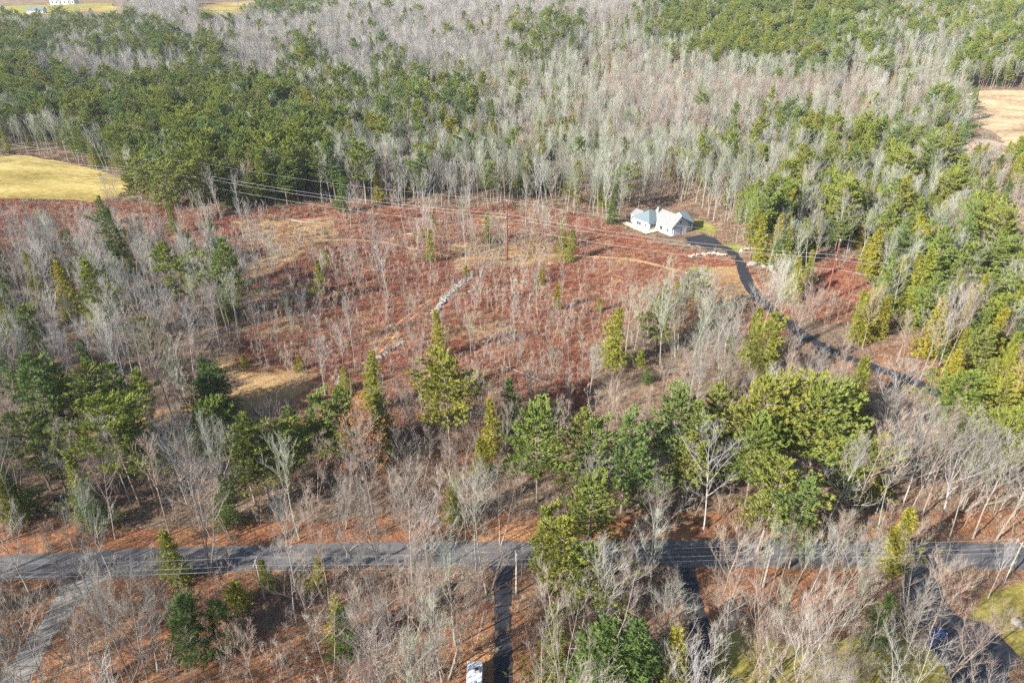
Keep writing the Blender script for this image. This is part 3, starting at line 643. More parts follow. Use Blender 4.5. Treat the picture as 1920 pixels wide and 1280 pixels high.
def conifer_meshes(seed, H=24, Rr=4.2, cb=.28, step=.8, nb=(4, 6), el=(.0, .3), prof='pine', L=(.5, .8), W=.2, per=6, sp=.5, gap=.15, droop=0.0, tips=.25):
    rng = random.Random(seed); tr, cr = MB(), MB()
    trunk = grow(Vector((0, 0, -.3)), V(rng.uniform(0, 6.28), 1.54), H+.3, 8, rng, .08, .018)
    r0 = H*.0105+.03; rad = [r0*(1.25 if i == 0 else 1)*(1-.93*i/8) for i in range(9)]
    tr.tube(trunk, rad, 6, True)
    lob = [(rng.uniform(0, 6.28), rng.uniform(cb, .95), rng.uniform(.12, .3)) for _ in range(9)]
    z = cb*H
    while z < H-.35:
        t = z/H; s = (t-cb)/(1-cb); q = t*8; i = min(7, int(q)); c = trunk[i].lerp(trunk[i+1], q-i)
        if prof == 'pine': pr = (.62+.38*math.sin(math.pi*min(1, s*.9+.1)))*(1-s**2.2)**.75+.10
        elif prof == 'flat': pr = (.45+.6*math.sin(math.pi*min(1, s*.75+.2)))*(1-s**5)**.6+.1
        else: pr = (1-s)**.78*(.82+.18*min(1, s*6))+.05
        n = rng.randint(*nb); a0 = rng.uniform(0, 6.28)
        for k in range(n):
            if rng.random() < gap: continue
            az = a0+6.283*k/n+rng.uniform(-.35, .35); ln = Rr*pr*rng.uniform(.72, 1.15)
            for la, lt, lw in lob:
                if abs(t-lt) < .12: ln *= 1+lw*math.cos(az-la)*1.6
            ln = max(.35, ln); e = rng.uniform(*el)+(.75*s*s if prof != 'cone' else .5*s*s)
            br = grow(c, V(az, e), ln, 4, rng, -droop+.02, .07)
            if prof != 'cone' and ln > 1.5: tr.tube(br[:4], [.055, .045, .035, .02], 3)
            m_ = max(2, int(ln/sp))
            for j in range(m_):
                u = (.28 if prof != 'cone' else .12)+(.72 if prof != 'cone' else .88)*(j+rng.random()*.8)/m_
                qq = u*4; ii = min(3, int(qq)); p = br[ii].lerp(br[ii+1], qq-ii); bd = (br[ii+1]-br[ii]).normalized()
                side = bd.cross(Vector((0, 0, 1))); wd = ln*.26*(1.15-abs(u-.6))
                p = p+side*rng.uniform(-wd, wd); outw = Vector((p.x-c.x, p.y-c.y, 0)).normalized()*.9+Vector((0, 0, .75))
                for _ in range(per):
                    d = (bd*rng.uniform(.2, 1)+side*rng.uniform(-.9, .9)+Vector((0, 0, rng.uniform(-.25, .75)*(1 if prof != 'cone' else .6)+tips))).normalized()
                    cr.blade(p+Vector((rng.gauss(0, .12), rng.gauss(0, .12), rng.gauss(0, .1))), d, outw+Vector((rng.gauss(0, .6), rng.gauss(0, .6), rng.gauss(0, .45))), rng.uniform(*L), W*rng.uniform(.8, 1.3))
        z += step*rng.uniform(.8, 1.2)*(1-.35*s)
    top = trunk[-1]
    for _ in range(14): cr.blade(top-Vector((0, 0, rng.uniform(0, .9))), V(rng.uniform(0, 6.28), rng.uniform(.5, 1.4)), Vector((0, 0, 1)), L[1], W)
    return tr, cr
def tuft_mesh(seed, m, h=1.1, r=.7, n=34, tw=.016):
    rng = random.Random(seed); b = MB()
    for _ in range(n):
        a = rng.uniform(0, 6.28); d = r*math.sqrt(rng.random()); p = Vector((d*math.cos(a)*.7, d*math.sin(a)*.7, -.05))
        s = grow(p, V(a, rng.uniform(.7, 1.45)), h*rng.uniform(.5, 1.1), 2, rng, .05, .2); b.tube(s, [tw, tw*.8, tw*.5], 3)
        for _ in range(2):
            t = grow(s[1], ((s[2]-s[1]).normalized()+V(rng.uniform(0, 6.28), .3)*.9).normalized(), h*.4, 1, rng); b.tube(t, [tw*.8, tw*.4], 3)
    return b
# kinds: name -> list of variants, each a list of (part name, mesh, nominal height)
KIND = {}
def variant(kind, H, parts): KIND.setdefault(kind, []).append((H, [(pn, mb.mesh(kind+'_'+pn, m)) for pn, mb, m in parts if mb.f]))
BM_ = ['bare', 'barelichen', 'bare', 'baretan', 'barelichen', 'bare', 'baretan', 'barelichen', 'bare', 'baretan', 'barelichen', 'bare']
for s in range(12):
    rr = random.Random(100+s)
    t, c, l = bare_meshes(s+1, 22, rr.uniform(3.4, 4.8), rr.uniform(.36, .52), rr.randint(13, 17), sub=(7, 6), rk=.85)
    variant('bare_tree', 22, [('trunk', t, M[BM_[s]]), ('crown', c, M[BM_[s]])])
SPREAD0 = 12
for s in range(7):
    rr = random.Random(150+s); mk = ['baretan', 'nearbark', 'nearbark', 'baretan', 'nearbark', 'nearbark', 'baretan'][s]
    t, c, l = bare_meshes(s+91, 20, rr.uniform(3.7, 4.7), rr.uniform(.28, .42), rr.randint(15, 18), stems=1+(s == 3), sub=(8, 7), rk=.8, twig=.0105, el=(.6, 1.0))
    variant('bare_tree', 20, [('trunk', t, M[mk]), ('crown', c, M[mk])])
for s in range(3):
    t, c, l = bare_meshes(s+31, 20, 5.0, .25, 14, stems=3, sub=(8, 6), el=(.7, 1.05)); variant('bare_tree', 20, [('trunk', t, M['nearbark']), ('crown', c, M['nearbark'])])
for s in range(2):
    t, c, l = bare_meshes(s+41, 19, 5.2, .28, 15, sub=(8, 7), rk=.95, el=(.5, .9)); variant('bare_tree', 19, [('trunk', t, M['bare']), ('crown', c, M['bare'])])
for s in range(6):
    t, c, l = bare_meshes(s+61, 9, 2.0, .22, 9, stems=1+s % 3, sub=(4, 4), rk=.8, twig=.019, el=(.7, 1.1)); variant('young_bare_tree', 9, [('trunk', t, M['sap']), ('crown', c, M['sap'])])
for s in range(2):
    t, c, l = bare_meshes(s+81, 14, 4.6, .2, 12, sub=(6, 5), leaf=3, el=(.4, .8)); variant('oak_tree', 14, [('trunk', t, M['sap']), ('crown', c, M['sap']), ('foliage', l, M['russet'])])
for s in range(5):
    rr = random.Random(200+s)
    t, c = conifer_meshes(s+1, 24, rr.uniform(3.9, 4.9), rr.uniform(.28, .4), 1.1, (5, 6), (.02, .28), 'pine', (.45, .85), .17, 14, .42, .14)
    variant('pine_tree', 24, [('trunk', t, M['pbark']), ('crown', c, M['pine'])])
for s in range(3):
    t, c = conifer_meshes(s+11, 22, 5.6, .38, 1.2, (5, 6), (.0, .35), 'flat', (.45, .85), .17, 15, .42, .18)
    variant('pine_tree', 22, [('trunk', t, M['pbark']), ('crown', c, M['pine'])])
for s in range(4):
    rr = random.Random(300+s)
    t, c = conifer_meshes(s+21, 16, rr.uniform(2.7, 3.5), .07, .55, (5, 7), (-.1, .2), 'cone', (.35, .6), .17, 8, .45, .08, .06, .0)
    variant('hemlock_tree', 16, [('trunk', t, M['pbark']), ('crown', c, M['hemlock'])])
for s in range(2):
    t, c = conifer_meshes(s+31, 15, 3.8, .08, .55, (5, 7), (-.1, .2), 'cone', (.35, .6), .17, 8, .45, .08, .06, .0)
    variant('dark_hemlock_tree', 15, [('trunk', t, M['pbark']), ('crown', c, M['darkhem'])])
for s in range(3):
    t, c = conifer_meshes(s+41, 5, 1.5, .05, .3, (5, 7), (.1, .5), 'cone', (.25, .45), .15, 4, .28, .1, .0, .1)
    variant('young_conifer', 5, [('trunk', t, M['pbark']), ('crown', c, M['hemlock'])])

# ------------------------------------------------------------------ which tree stands where
GRID = """
....gg..ppggggggggggpPPPPPPPpppp
pppppgggggggggggppbbpPPPPPpppppp
ppgppppggpggggggpbbbbbPPPpppbppp
PggggppggppgpbbbbbbtbbbbbpbbbbPp
PPppPPPpPppppppbbbbttbttttbbbbp.
pPPPPPPPPpppphpbbbbbttbbbbtbbp..
bbpPPPPPPPPpphhhbhbbbbhbbPhhbbb.
..bpPPPPPPpbbhbbhbbbbbhbbbHHbbss
....ppPpPpbbbbbbbbbbbbbbbphbbhss
..rbpbbbbbbbbbbbbbbbbrbbhbbhbhss
bbrrrrrsrrrrrsssssbb...bbbhbhbhs
bbbbbbbssrrrrrrrrbbbb..bbbbhhhhH
bbbbbbbbsssrrrrrrrbrrrr.rbhbhHhH
bbbbbbbbsrrrrrrrrsrrrrr.rrrHHhbh
bbbbbbbbsrrrrrrrssbbbbrrhrhHHhbh
bbbbbbbsrrsrrsssssbbbbbbbhhhhbhh
bbbbbbr.rrsrrrsssrbbbbbbbhhhhbhh
bbbbbsr...rssrsssssbbbbbbbhbbhhh
bsbbbs..s.ssssssssrrsbbsbbhbbbhh
bsbbs..ssssssssssssrsssssbbbbbbh
bbbsssbsssssssssssssssssbbbbbbbb
DDBDDBDDbsssssrsssssssssBbbbbbbB
DBDDDBDDbbsssbbbssssbbbbBBBBbBBB
DDDBDDDDBDBbbbbbbbbbBBBbBBBBBBBB
bbbbbbbbbbbbbbbbbbbbbbbbBBBBBBBB
bbbbbbbbbbbbbbbbbbbbbbbbbbbbbbbb
bbbbbbbbbbbbbbbbbbbbbbbbbbbbbbbb
bbbbbbbbbbbbbbb.bbbbb.bbbbbbbbbb
bbbbbbbsssbbbbb.bbbbb.rrrrbbbbb.
bbbbbssssbbbbbb.bbbbbb.bbbbbbbb.
bbbbbsssssbbbb..bbbbbb.bbbbbbbb.
bbbbbsssssbbbb..bbbbbb.bbbbbbbb.
""".split()
PROB = {  # pine, hemlock, bare, young bare, oak, dark hemlock
    'P': (.56, .08, .15, 0, 0, .09), 'p': (.27, .07, .50, 0, 0, .02), 'H': (.06, .70, .14, .05, 0, .03), 'h': (.07, .42, .28, .10, 0, .04), 'B': (0, .02, .55, .25, 0, 0), 'b': (.015, .035, .40, .22, .005, .01),
    'D': (0, .06, .48, .15, 0, .18), 's': (0, .012, .17, .70, .012, .006), 't': (0, .02, .76, .15, .01, .01), 'g': (.025, 0, .93, 0, 0, .0), 'r': (0, .004, .04, .8, .004, .003), '.': (0, 0, .01, .01, 0, 0)}  # 'D': dark hemlocks whose needle colour stands in for shade under bare trees
HGT = {'pine_tree': (15, 29), 'hemlock_tree': (12, 20), 'bare_tree': (16, 23), 'young_bare_tree': (5, 10), 'oak_tree': (9, 14), 'dark_hemlock_tree': (11, 18), 'young_conifer': (2, 4)}
trees = []          # (kind, x, y, z, height, rz, variant, width factor)
rng = random.Random(7)
def add(kind, px_top, y_top, y_base, var=None, wf=1.0):
    bx = 960+(px_top-960)*(3000-y_base)/(3000-y_top); b = at(bx, y_base); h = height_for(b, y_top)
    trees.append([kind, b.x, b.y, b.z, h, rng.uniform(0, 6.28), rng.randrange(len(KIND[kind])) if var is None else var, wf]); return b
for k, x, yt, yb, *o in [
    ('pine_tree', 45, 665, 872), ('pine_tree', 100, 690, 860, 0, 1.2), ('pine_tree', 152, 675, 850), ('pine_tree', 205, 688, 855), ('pine_tree', 248, 692, 850), ('pine_tree', 195, 745, 945),
    ('pine_tree', 240, 770, 935), ('pine_tree', 35, 770, 920), ('pine_tree', 70, 790, 930), ('dark_hemlock_tree', 370, 672, 775, 0, 1.3), ('dark_hemlock_tree', 405, 688, 775, 1, 1.2), ('dark_hemlock_tree', 378, 705, 792, 1, 1.2),
    ('pine_tree', 390, 760, 905, 5), ('pine_tree', 470, 775, 940, 0, 1.3), ('pine_tree', 520, 790, 925, 2, 1.2), ('pine_tree', 445, 800, 945), ('pine_tree', 585, 745, 890, 1, 1.2), ('pine_tree', 630, 728, 875, 3, 1.1), ('pine_tree', 545, 760, 880),
    ('hemlock_tree', 645, 688, 735, 0, 1.3), ('pine_tree', 835, 683, 856, 6, 1.15), ('pine_tree', 1012, 768, 940, 5, 1.1), ('pine_tree', 1088, 772, 940, 4, 1.0), ('pine_tree', 1112, 790, 950), ('hemlock_tree', 905, 820, 890, 2, 1.2), ('hemlock_tree', 712, 808, 868, 1, 1.2),
    ('pine_tree', 1118, 902, 1042, 5, 1.1), ('pine_tree', 1020, 955, 1110, 1, .8), ('pine_tree', 1058, 975, 1150, 2, 1.15), ('pine_tree', 1102, 1035, 1180, 5, 1.1), ('hemlock_tree', 490, 1050, 1102, 0, 1.1), ('hemlock_tree', 595, 1045, 1098, 3, 1.2),
    ('young_conifer', 437, 1090, 1142, 0, 1.5), ('dark_hemlock_tree', 345, 1118, 1222, 0, 1.35), ('dark_hemlock_tree', 395, 1125, 1205, 1, 1.3), ('hemlock_tree', 627, 1108, 1205, 1, 1.0), ('dark_hemlock_tree', 640, 1140, 1230, 1, 1.1), ('dark_hemlock_tree', 1140, 1150, 1320, 0, 1.35), ('dark_hemlock_tree', 1200, 1160, 1330, 1, 1.3),
    ('hemlock_tree', 1280, 1165, 1310, 3, 1.1), ('dark_hemlock_tree', 1668, 1112, 1215, 1, .9), ('pine_tree', 1182, 785, 960), ('pine_tree', 1275, 738, 905, 5), ('pine_tree', 1325, 760, 925, 0, 1.2), ('pine_tree', 1352, 722, 880), ('pine_tree', 1455, 722, 905, 5, 1.2),
    ('pine_tree', 1508, 725, 905, 6, 1.2), ('pine_tree', 1562, 728, 915, 5, 1.2), ('pine_tree', 1430, 795, 950), ('pine_tree', 1458, 868, 1035, 5, 1.1), ('pine_tree', 1520, 905, 1065, 2, 1.1), ('pine_tree', 1585, 830, 960), ('pine_tree', 1300, 810, 960, 2, 1.1), ('pine_tree', 1210, 830, 985), 
    ('hemlock_tree', 1630, 668, 775, 1, 1.3), ('pine_tree', 1825, 708, 845, 5, 1.3), ('pine_tree', 1905, 765, 935, 0, 1.2), ('pine_tree', 1930, 740, 900, 3, 1.2), ('hemlock_tree', 1782, 785, 855, 2, 1.2), ('hemlock_tree', 1800, 690, 790, 1),
    ('young_conifer', 455, 665, 692, 0, 1.1), ('young_conifer', 557, 668, 695, 1, 1.1), ('hemlock_tree', 610, 466, 498, 0, 1.3), ('hemlock_tree', 316, 383, 440, 0, 1.0), ('dark_hemlock_tree', 388, 398, 452, 1, .8), ('young_conifer', 873, 498, 521, 0, 1.0), ('young_conifer', 1015, 504, 532, 1, 1.1), ('young_conifer', 1046, 535, 582, 2, .8),
    ('hemlock_tree', 108, 555, 602, 1), ('hemlock_tree', 1745, 468, 605, 0, 1.1), ('hemlock_tree', 1700, 480, 572, 1), ('pine_tree', 1840, 418, 512, 1), ('hemlock_tree', 1900, 462, 580, 3, 1.1), ('hemlock_tree', 1655, 525, 600, 2, 1.2), ('hemlock_tree', 1622, 545, 620, 0), ('dark_hemlock_tree', 1500, 492, 548, 1, .9), ('hemlock_tree', 1722, 540, 620, 1, 1.3),
    ('young_conifer', 790, 430, 445, 0, 1.2), ('young_conifer', 810, 400, 425, 1), ('young_conifer', 1090, 365, 382, 1), ('young_conifer', 580, 545, 560, 0), ('young_conifer', 1150, 640, 665, 1), ('young_conifer', 1205, 655, 690, 2), ('young_conifer', 1125, 560, 585, 0), ('dark_hemlock_tree', 1215, 690, 720, 1, 1.2), ('hemlock_tree', 352, 335, 388, 0), ('hemlock_tree', 265, 290, 365, 1, 1.1),
    ('bare_tree', 868, 372, 516, 1, .8), ('bare_tree', 700, 385, 510, 19, .8), ('bare_tree', 650, 565, 692, 2, .9), ('bare_tree', 478, 565, 690, 3, 1.1), ('bare_tree', 535, 555, 672, 4, .8), ('bare_tree', 1450, 500, 652, 0, .8), ('bare_tree', 1468, 505, 665, 5, .9), ('bare_tree', 1488, 500, 672, 7, .9), ('bare_tree', 1515, 540, 680, 12, .9),
    ('bare_tree', 1775, 562, 712, 14, 1.0), ('bare_tree', 868, 905, 1012, 3, 1.1), ('bare_tree', 935, 880, 1022, 15, .9), ('bare_tree', 385, 540, 668, 2), ('bare_tree', 275, 610, 790, 12, 1.0), ('bare_tree', 268, 845, 1003, 6), ('bare_tree', 385, 820, 1010, 15, 1), ('bare_tree', 530, 850, 1010, 4), ('bare_tree', 160, 860, 1010, 12), ('bare_tree', 965, 560, 640, 0), ('oak_tree', 655, 795, 905, 0, 1.25), ('oak_tree', 690, 820, 915, 1, 1.1), ('oak_tree', 400, 0+1180, 1240, 1),
    ('bare_tree', 1380, 985, 1137, 12, 1.0), ('bare_tree', 1398, 1000, 1134, 0, .7), ('bare_tree', 1447, 995, 1130, 1, .7), ('bare_tree', 1475, 1000, 1138, 2, .6), ('bare_tree', 1488, 1000, 1124, 3, .7), ('bare_tree', 1512, 1005, 1131, 4, .7), ('bare_tree', 1553, 990, 1119, 5, .8), ('bare_tree', 1588, 985, 1130, 6, .8), ('bare_tree', 1602, 975, 1120, 7, .9),
    ('bare_tree', 1650, 1010, 1150, 14, 1.0), ('bare_tree', 1760, 1000, 1150, 20, .9), ('bare_tree', 1790, 1080, 1225, 12, 1), ('bare_tree', 1725, 1090, 1215, 0), ('bare_tree', 1560, 1120, 1330, 14, 1.1), ('bare_tree', 1840, 1110, 1290, 15, 1), ('bare_tree', 1900, 1020, 1120, 2), ('bare_tree', 1430, 1160, 1310, 15, .9), ('bare_tree', 1350, 1180, 1330, 2), ('bare_tree', 1660, 1185, 1340, 19), ('bare_tree', 1240, 1120, 1320, 19), ('bare_tree', 825, 1080, 1270, 20, 1.1), ('bare_tree', 745, 1070, 1240, 15, 1),
]: add(k, x, yt, yb, *o)
fixed = np.array([(t[1], t[2]) for t in trees])
def crown_px(t):
    a = project(t[1], t[2], t[3]+t[4]*.7); b = project(t[1], t[2], t[3]); return (float(a[0]), float(a[1]), 38.0)
HX = np.array([crown_px(t) for t in trees if 'bare' not in t[0]])
def scatter_trees(y0, y1, step, seed):
    r = np.random.default_rng(seed)
    xm = .86*(y1+40)
    gx, gy = np.meshgrid(np.arange(-xm, xm, step), np.arange(y0, y1, step)); n = gx.size
    x = gx.ravel()+r.uniform(-.48, .48, n)*step; y = gy.ravel()+r.uniform(-.48, .48, n)*step; z = T(x, y)
    bx, by = project(x, y, z); cx, cy = project(x, y, z+11)
    keep = (bx > -230) & (bx < 2050) & (by < 1560) & (cy > -45)
    x, y, z, bx, by, cx, cy = [a[keep] for a in (x, y, z, bx, by, cx, cy)]
    for p in NO_TREE_PX: 
        k = ~in_poly(bx, by, p); x, y, z, bx, by, cx, cy = [a[k] for a in (x, y, z, bx, by, cx, cy)]
    k = ~in_poly(x, y, ribbon_wide); x, y, z, bx, by, cx, cy = [a[k] for a in (x, y, z, bx, by, cx, cy)]
    sight = in_poly(bx, by, SIGHT[0]) | in_poly(bx, by, SIGHT[1]) | in_poly(bx, by, SIGHT[2])
    clear = in_poly(bx, by, CLEARING) | in_poly(bx, by, LANE) | in_poly(bx, by, CLEAR2); swamp = in_poly(bx, by, SWAMP)
    jx = cx+r.normal(0, 16, len(x)); jy = cy+r.normal(0, 9, len(x))*np.clip(cy/500, .3, 1)
    for i in range(len(x)):
        c = GRID[int(min(31, max(0, jy[i]//40)))][int(min(31, max(0, jx[i]//60)))]
        pr = PROB[c]; u = r.random(); kind = None
        for kk, q in zip(('pine_tree', 'hemlock_tree', 'bare_tree', 'young_bare_tree', 'oak_tree', 'dark_hemlock_tree'), pr):
            if u < q: kind = kk; break
            u -= q
        if kind is None: continue
        if sight[i] and (kind != 'young_bare_tree' or r.random() > .35) and r.random() > .05: continue
        if (in_poly(cx[i], cy[i], DV1) or in_poly(cx[i], cy[i], DV2) or in_poly(cx[i], cy[i], DV3)) and r.random() > .03: continue
        if cx[i] > 1400 and 230 < cy[i] < 720 and kind == 'bare_tree' and r.random() < .34: kind = ('hemlock_tree', 'pine_tree', 'dark_hemlock_tree')[int(r.choice(3, p=(.5, .3, .2)))]
        if (clear[i] or swamp[i]) and kind != 'young_bare_tree' and r.random() > (.85 if c == 's' else .1): continue
        if by[i] > 600 and kind != 'young_bare_tree' and np.any((abs(cx[i]-HX[:, 0]) < HX[:, 2]) & (cy[i] > HX[:, 1]-40) & (cy[i] < HX[:, 1]+95)) and r.random() < .8: continue
        if (clear[i] or swamp[i]) and c != 's' and r.random() > .75: continue
        if y[i] > 600 and kind == 'young_bare_tree': continue
        if y[i] < 420 and len(fixed) and np.min((fixed[:, 0]-x[i])**2+(fixed[:, 1]-y[i])**2) < (3.2 if kind == 'young_bare_tree' else 14): continue
        if by[i] > 990 and kind in ('hemlock_tree', 'pine_tree') and r.random() < .7: continue
        if by[i] > 960 and 'bare' in kind and r.random() < (.4 if 1050 < by[i] < 1140 else .15):
            if r.random() < .35: continue
            kind = 'young_bare_tree'
        h = r.uniform(*HGT[kind])
        if by[i] > 930 and kind == 'bare_tree': h *= 1.12
        if c == 's' and kind == 'bare_tree': h *= .75
        trees.append([kind, x[i], y[i], z[i], h, r.uniform(0, 6.28), pick_variant(kind, c, x[i], y[i], r), r.uniform(.85, 1.2)*(.86 if kind == 'pine_tree' and y[i] > 330 else 1)])
TAN_V, LICH_V, GREY_V = (3, 6, 9), (1, 4, 7, 10), (0, 2, 5, 8, 11)
def pick_variant(kind, c, x, y, r):
    if kind != 'bare_tree': return int(r.integers(len(KIND[kind])))
    f = wob(x, y, 26, 5)*.8+r.uniform(-.35, .35); u = r.random()
    if y < 150 and u < .8: return int(r.integers(12, 24))
    if x < -15 and y < 330: f -= .2; u = max(u, .2 if f > .1 else 0)
    if u > .86: return int(r.integers(12, 24))
    if x < -15 and y < 330 and u < .8: return int(r.choice(GREY_V))
    if c == 't' and u < .5 or f < -.6 or (y < 130 and u < .45): return int(r.choice(TAN_V))
    if c != 'g' and (f > -.12 or u < .25): return int(r.choice(LICH_V))
    return int(r.choice(GREY_V))
ribbon_wide = ribbon_poly(HDRIVE, 7.5)
DV1 = [(1355, 455), (1425, 470), (1490, 600), (1580, 640), (1560, 690), (1450, 640), (1370, 560)]
DV3 = [(1160, 372), (1325, 365), (1365, 450), (1345, 480), (1165, 455)]
DV2 = [(1640, 660), (1770, 725), (1760, 780), (1630, 735)]
SIGHT = [[(1690, 1075), (1990, 1075), (1990, 1420), (1700, 1420)], [(1390, 490), (1410, 490), (1470, 580), (1580, 650), (1700, 700), (1790, 745), (1780, 830), (1680, 790), (1560, 745), (1460, 690), (1400, 600)],
         [(1175, 430), (1260, 452), (1310, 440), (1360, 450), (1390, 480), (1390, 540), (1175, 540)]]
scatter_trees(52, 400, 4.1, 1)
scatter_trees(400, 850, 5.3, 2)
scatter_trees(850, 1900, 7.6, 3)

# ------------------------------------------------------------------ labels for the trees
ANCHORS = [(60, 1180, 'beside the pale gravel side road'), (890, 1210, 'near the white camper'), (1010, 1190, 'just right of the dark straight driveway'), (1310, 1150, 'by the dark shaded driveway'),
    (1450, 1130, 'in the red leaf litter below the road'), (1770, 1200, 'around the blue car'), (1880, 1120, 'beside the olive lawn'), (400, 1180, 'around the dark bushes below the road'), (640, 1180, 'in the tan brush below the road'), (1530, 1250, 'on the lawn below the stone edging'),
    (1180, 1220, 'among the dark evergreens right of the driveway'), (180, 1000, 'on the road\'s far verge, left end'), (480, 1000, 'on the far verge, left of middle'), (800, 1000, 'on the verge facing the straight driveway'), (1090, 1040, 'beside the big pines overhanging the road'), (1350, 1000, 'on the verge facing the shaded driveway'), (1700, 1000, 'on the road\'s far verge, right end'),
    (120, 900, 'in the bare thicket under the left pines'), (420, 890, 'below the yellow-green pine clump'), (660, 880, 'beside the russet oak'), (860, 840, 'around the lone dark-trunked pine'), (1050, 900, 'around the paired round pines'), (1250, 900, 'at the large pine grove\'s left side'), (1450, 900, 'in the heart of the large pine grove'), (1620, 880, 'at the large pine grove\'s right edge'), (1820, 880, 'below the winding driveway\'s lower end'),
    (60, 760, 'by the dark pines left of the lane'), (260, 760, 'along the tan grass lane'), (500, 700, 'on the slope above the tan grass lane'), (700, 650, 'by the lower piece of stone wall'), (870, 600, 'below the upper stone wall'), (1000, 680, 'by the bleached fallen log'), (1180, 640, 'in thin wood right of the clearing'), (1380, 640, 'in the thin wood below the house track'), (1520, 640, 'beside the middle bend of the winding driveway'),
    (1700, 640, 'in the yellow-green hemlock stand'), (1850, 680, 'right of the hemlock stand'), (1650, 500, 'under the wires right of the red pole'), (1820, 500, 'below the marshy brush'), (120, 600, 'in the grey wood left of the clearing'), (330, 580, 'at the left grey wood\'s right edge'), (120, 470, 'in the grey wood below the hay field'), (350, 480, 'below the leftmost tall power pole'), (560, 500, 'by the lone round conifer in the clearing'),
    (780, 470, 'along the curving tan track'), (960, 440, 'behind the middle tall power pole'), (1120, 430, 'left of the white house'), (1250, 470, 'in front of the white house'), (1380, 440, 'right of the white house'), (1500, 480, 'above the driveway bend'), (1250, 370, 'behind the white house'), (300, 330, 'at the right tip of the hay field'), (500, 350, 'along the far edge of the clearing'), (800, 350, 'behind the far edge of the clearing'),
    (450, 250, 'in the dense far pine wood'), (150, 250, 'behind the hay field'), (1600, 330, 'in the wood left of the marsh'), (1050, 280, 'in the far grey wood'), (1400, 280, 'in the far wood behind the house')]
AX = np.array([(a[0], a[1]*1.6) for a in ANCHORS])
LOOK = {'bare_tree': ('pale bare tree', 'bare tree'), 'young_bare_tree': ('slender young tree', 'sapling'), 'pine_tree': ('green pine', 'pine tree'), 'hemlock_tree': ('yellow-green hemlock', 'hemlock'), 'dark_hemlock_tree': ('dark green evergreen', 'evergreen'), 'oak_tree': ('russet-leaved oak', 'oak'), 'young_conifer': ('small bushy conifer', 'young conifer')}
ORD = 'first second third fourth fifth sixth seventh eighth ninth tenth eleventh twelfth thirteenth fourteenth fifteenth sixteenth seventeenth eighteenth nineteenth twentieth'.split()
ta = np.array([t[1:5] for t in trees])
bx, by = project(ta[:, 0], ta[:, 1], ta[:, 2]); tx, ty = project(ta[:, 0], ta[:, 1], ta[:, 2]+ta[:, 3])
size = np.hypot(bx-tx, by-ty)
mx, my = project(ta[:, 0], ta[:, 1], ta[:, 2]+ta[:, 3]*.6)
inf = (mx > 6) & (mx < 1914) & (my > 6) & (my < 1274)
nfix = len(fixed)
src = {}
rest = {}
chosen = []
for kind in KIND:
    ids = [i for i in range(len(trees)) if trees[i][0] == kind]
    ids.sort(key=lambda i: (-(i < nfix), not inf[i], -size[i]))
    pick = [i for i in ids[:300] if inf[i] or i < nfix]; ps = set(pick)
    chosen += pick; rest[kind] = [i for i in ids if i not in ps]
zones = {}
for i in chosen:
    a = int(np.argmin((AX[:, 0]-bx[i])**2+(AX[:, 1]-by[i]*1.6)**2)); zones.setdefault((trees[i][0], a), []).append(i)
def place_tree(kind, i, label, group):
    _, x, y, z, h, rz, v, wf = trees[i]; H, parts = KIND[kind][v]
    r = empty(kind, (x, y, z), rz, label, LOOK[kind][1], group); k = h/H; kw = k**.75*wf; r.scale = (kw, kw, k)
    for pn, me in parts:
        o = bpy.data.objects.new(pn, me); sc.collection.objects.link(o); o.parent = r
    if (kind, v) not in src: src[(kind, v)] = [c for c in r.children]
for (kind, a), ids in zones.items():
    ids.sort(key=lambda i: bx[i]); n = len(ids); look, cat = LOOK[kind]; ph = ANCHORS[a][2]
    hs = [trees[i][4] for i in ids]
    for j, i in enumerate(ids):
        if n == 1: lab = f'only {look} {ph}'
        elif n == 2: lab = f'{"left" if j == 0 else "right"} one of two: {look} {ph}'
        elif j == 0: lab = f'leftmost {look} {ph}'
        elif j == n-1: lab = f'rightmost {look} {ph}'
        elif n <= 21: lab = f'{look} {ph}, {ORD[j]} from the left'
        else: lab = f'{look} {ph}, one of many alike'
        if len(lab.split()) > 16: print('LONG', lab)
        place_tree(kind, i, lab, f'{cat}s {ph}' if n > 1 else None)

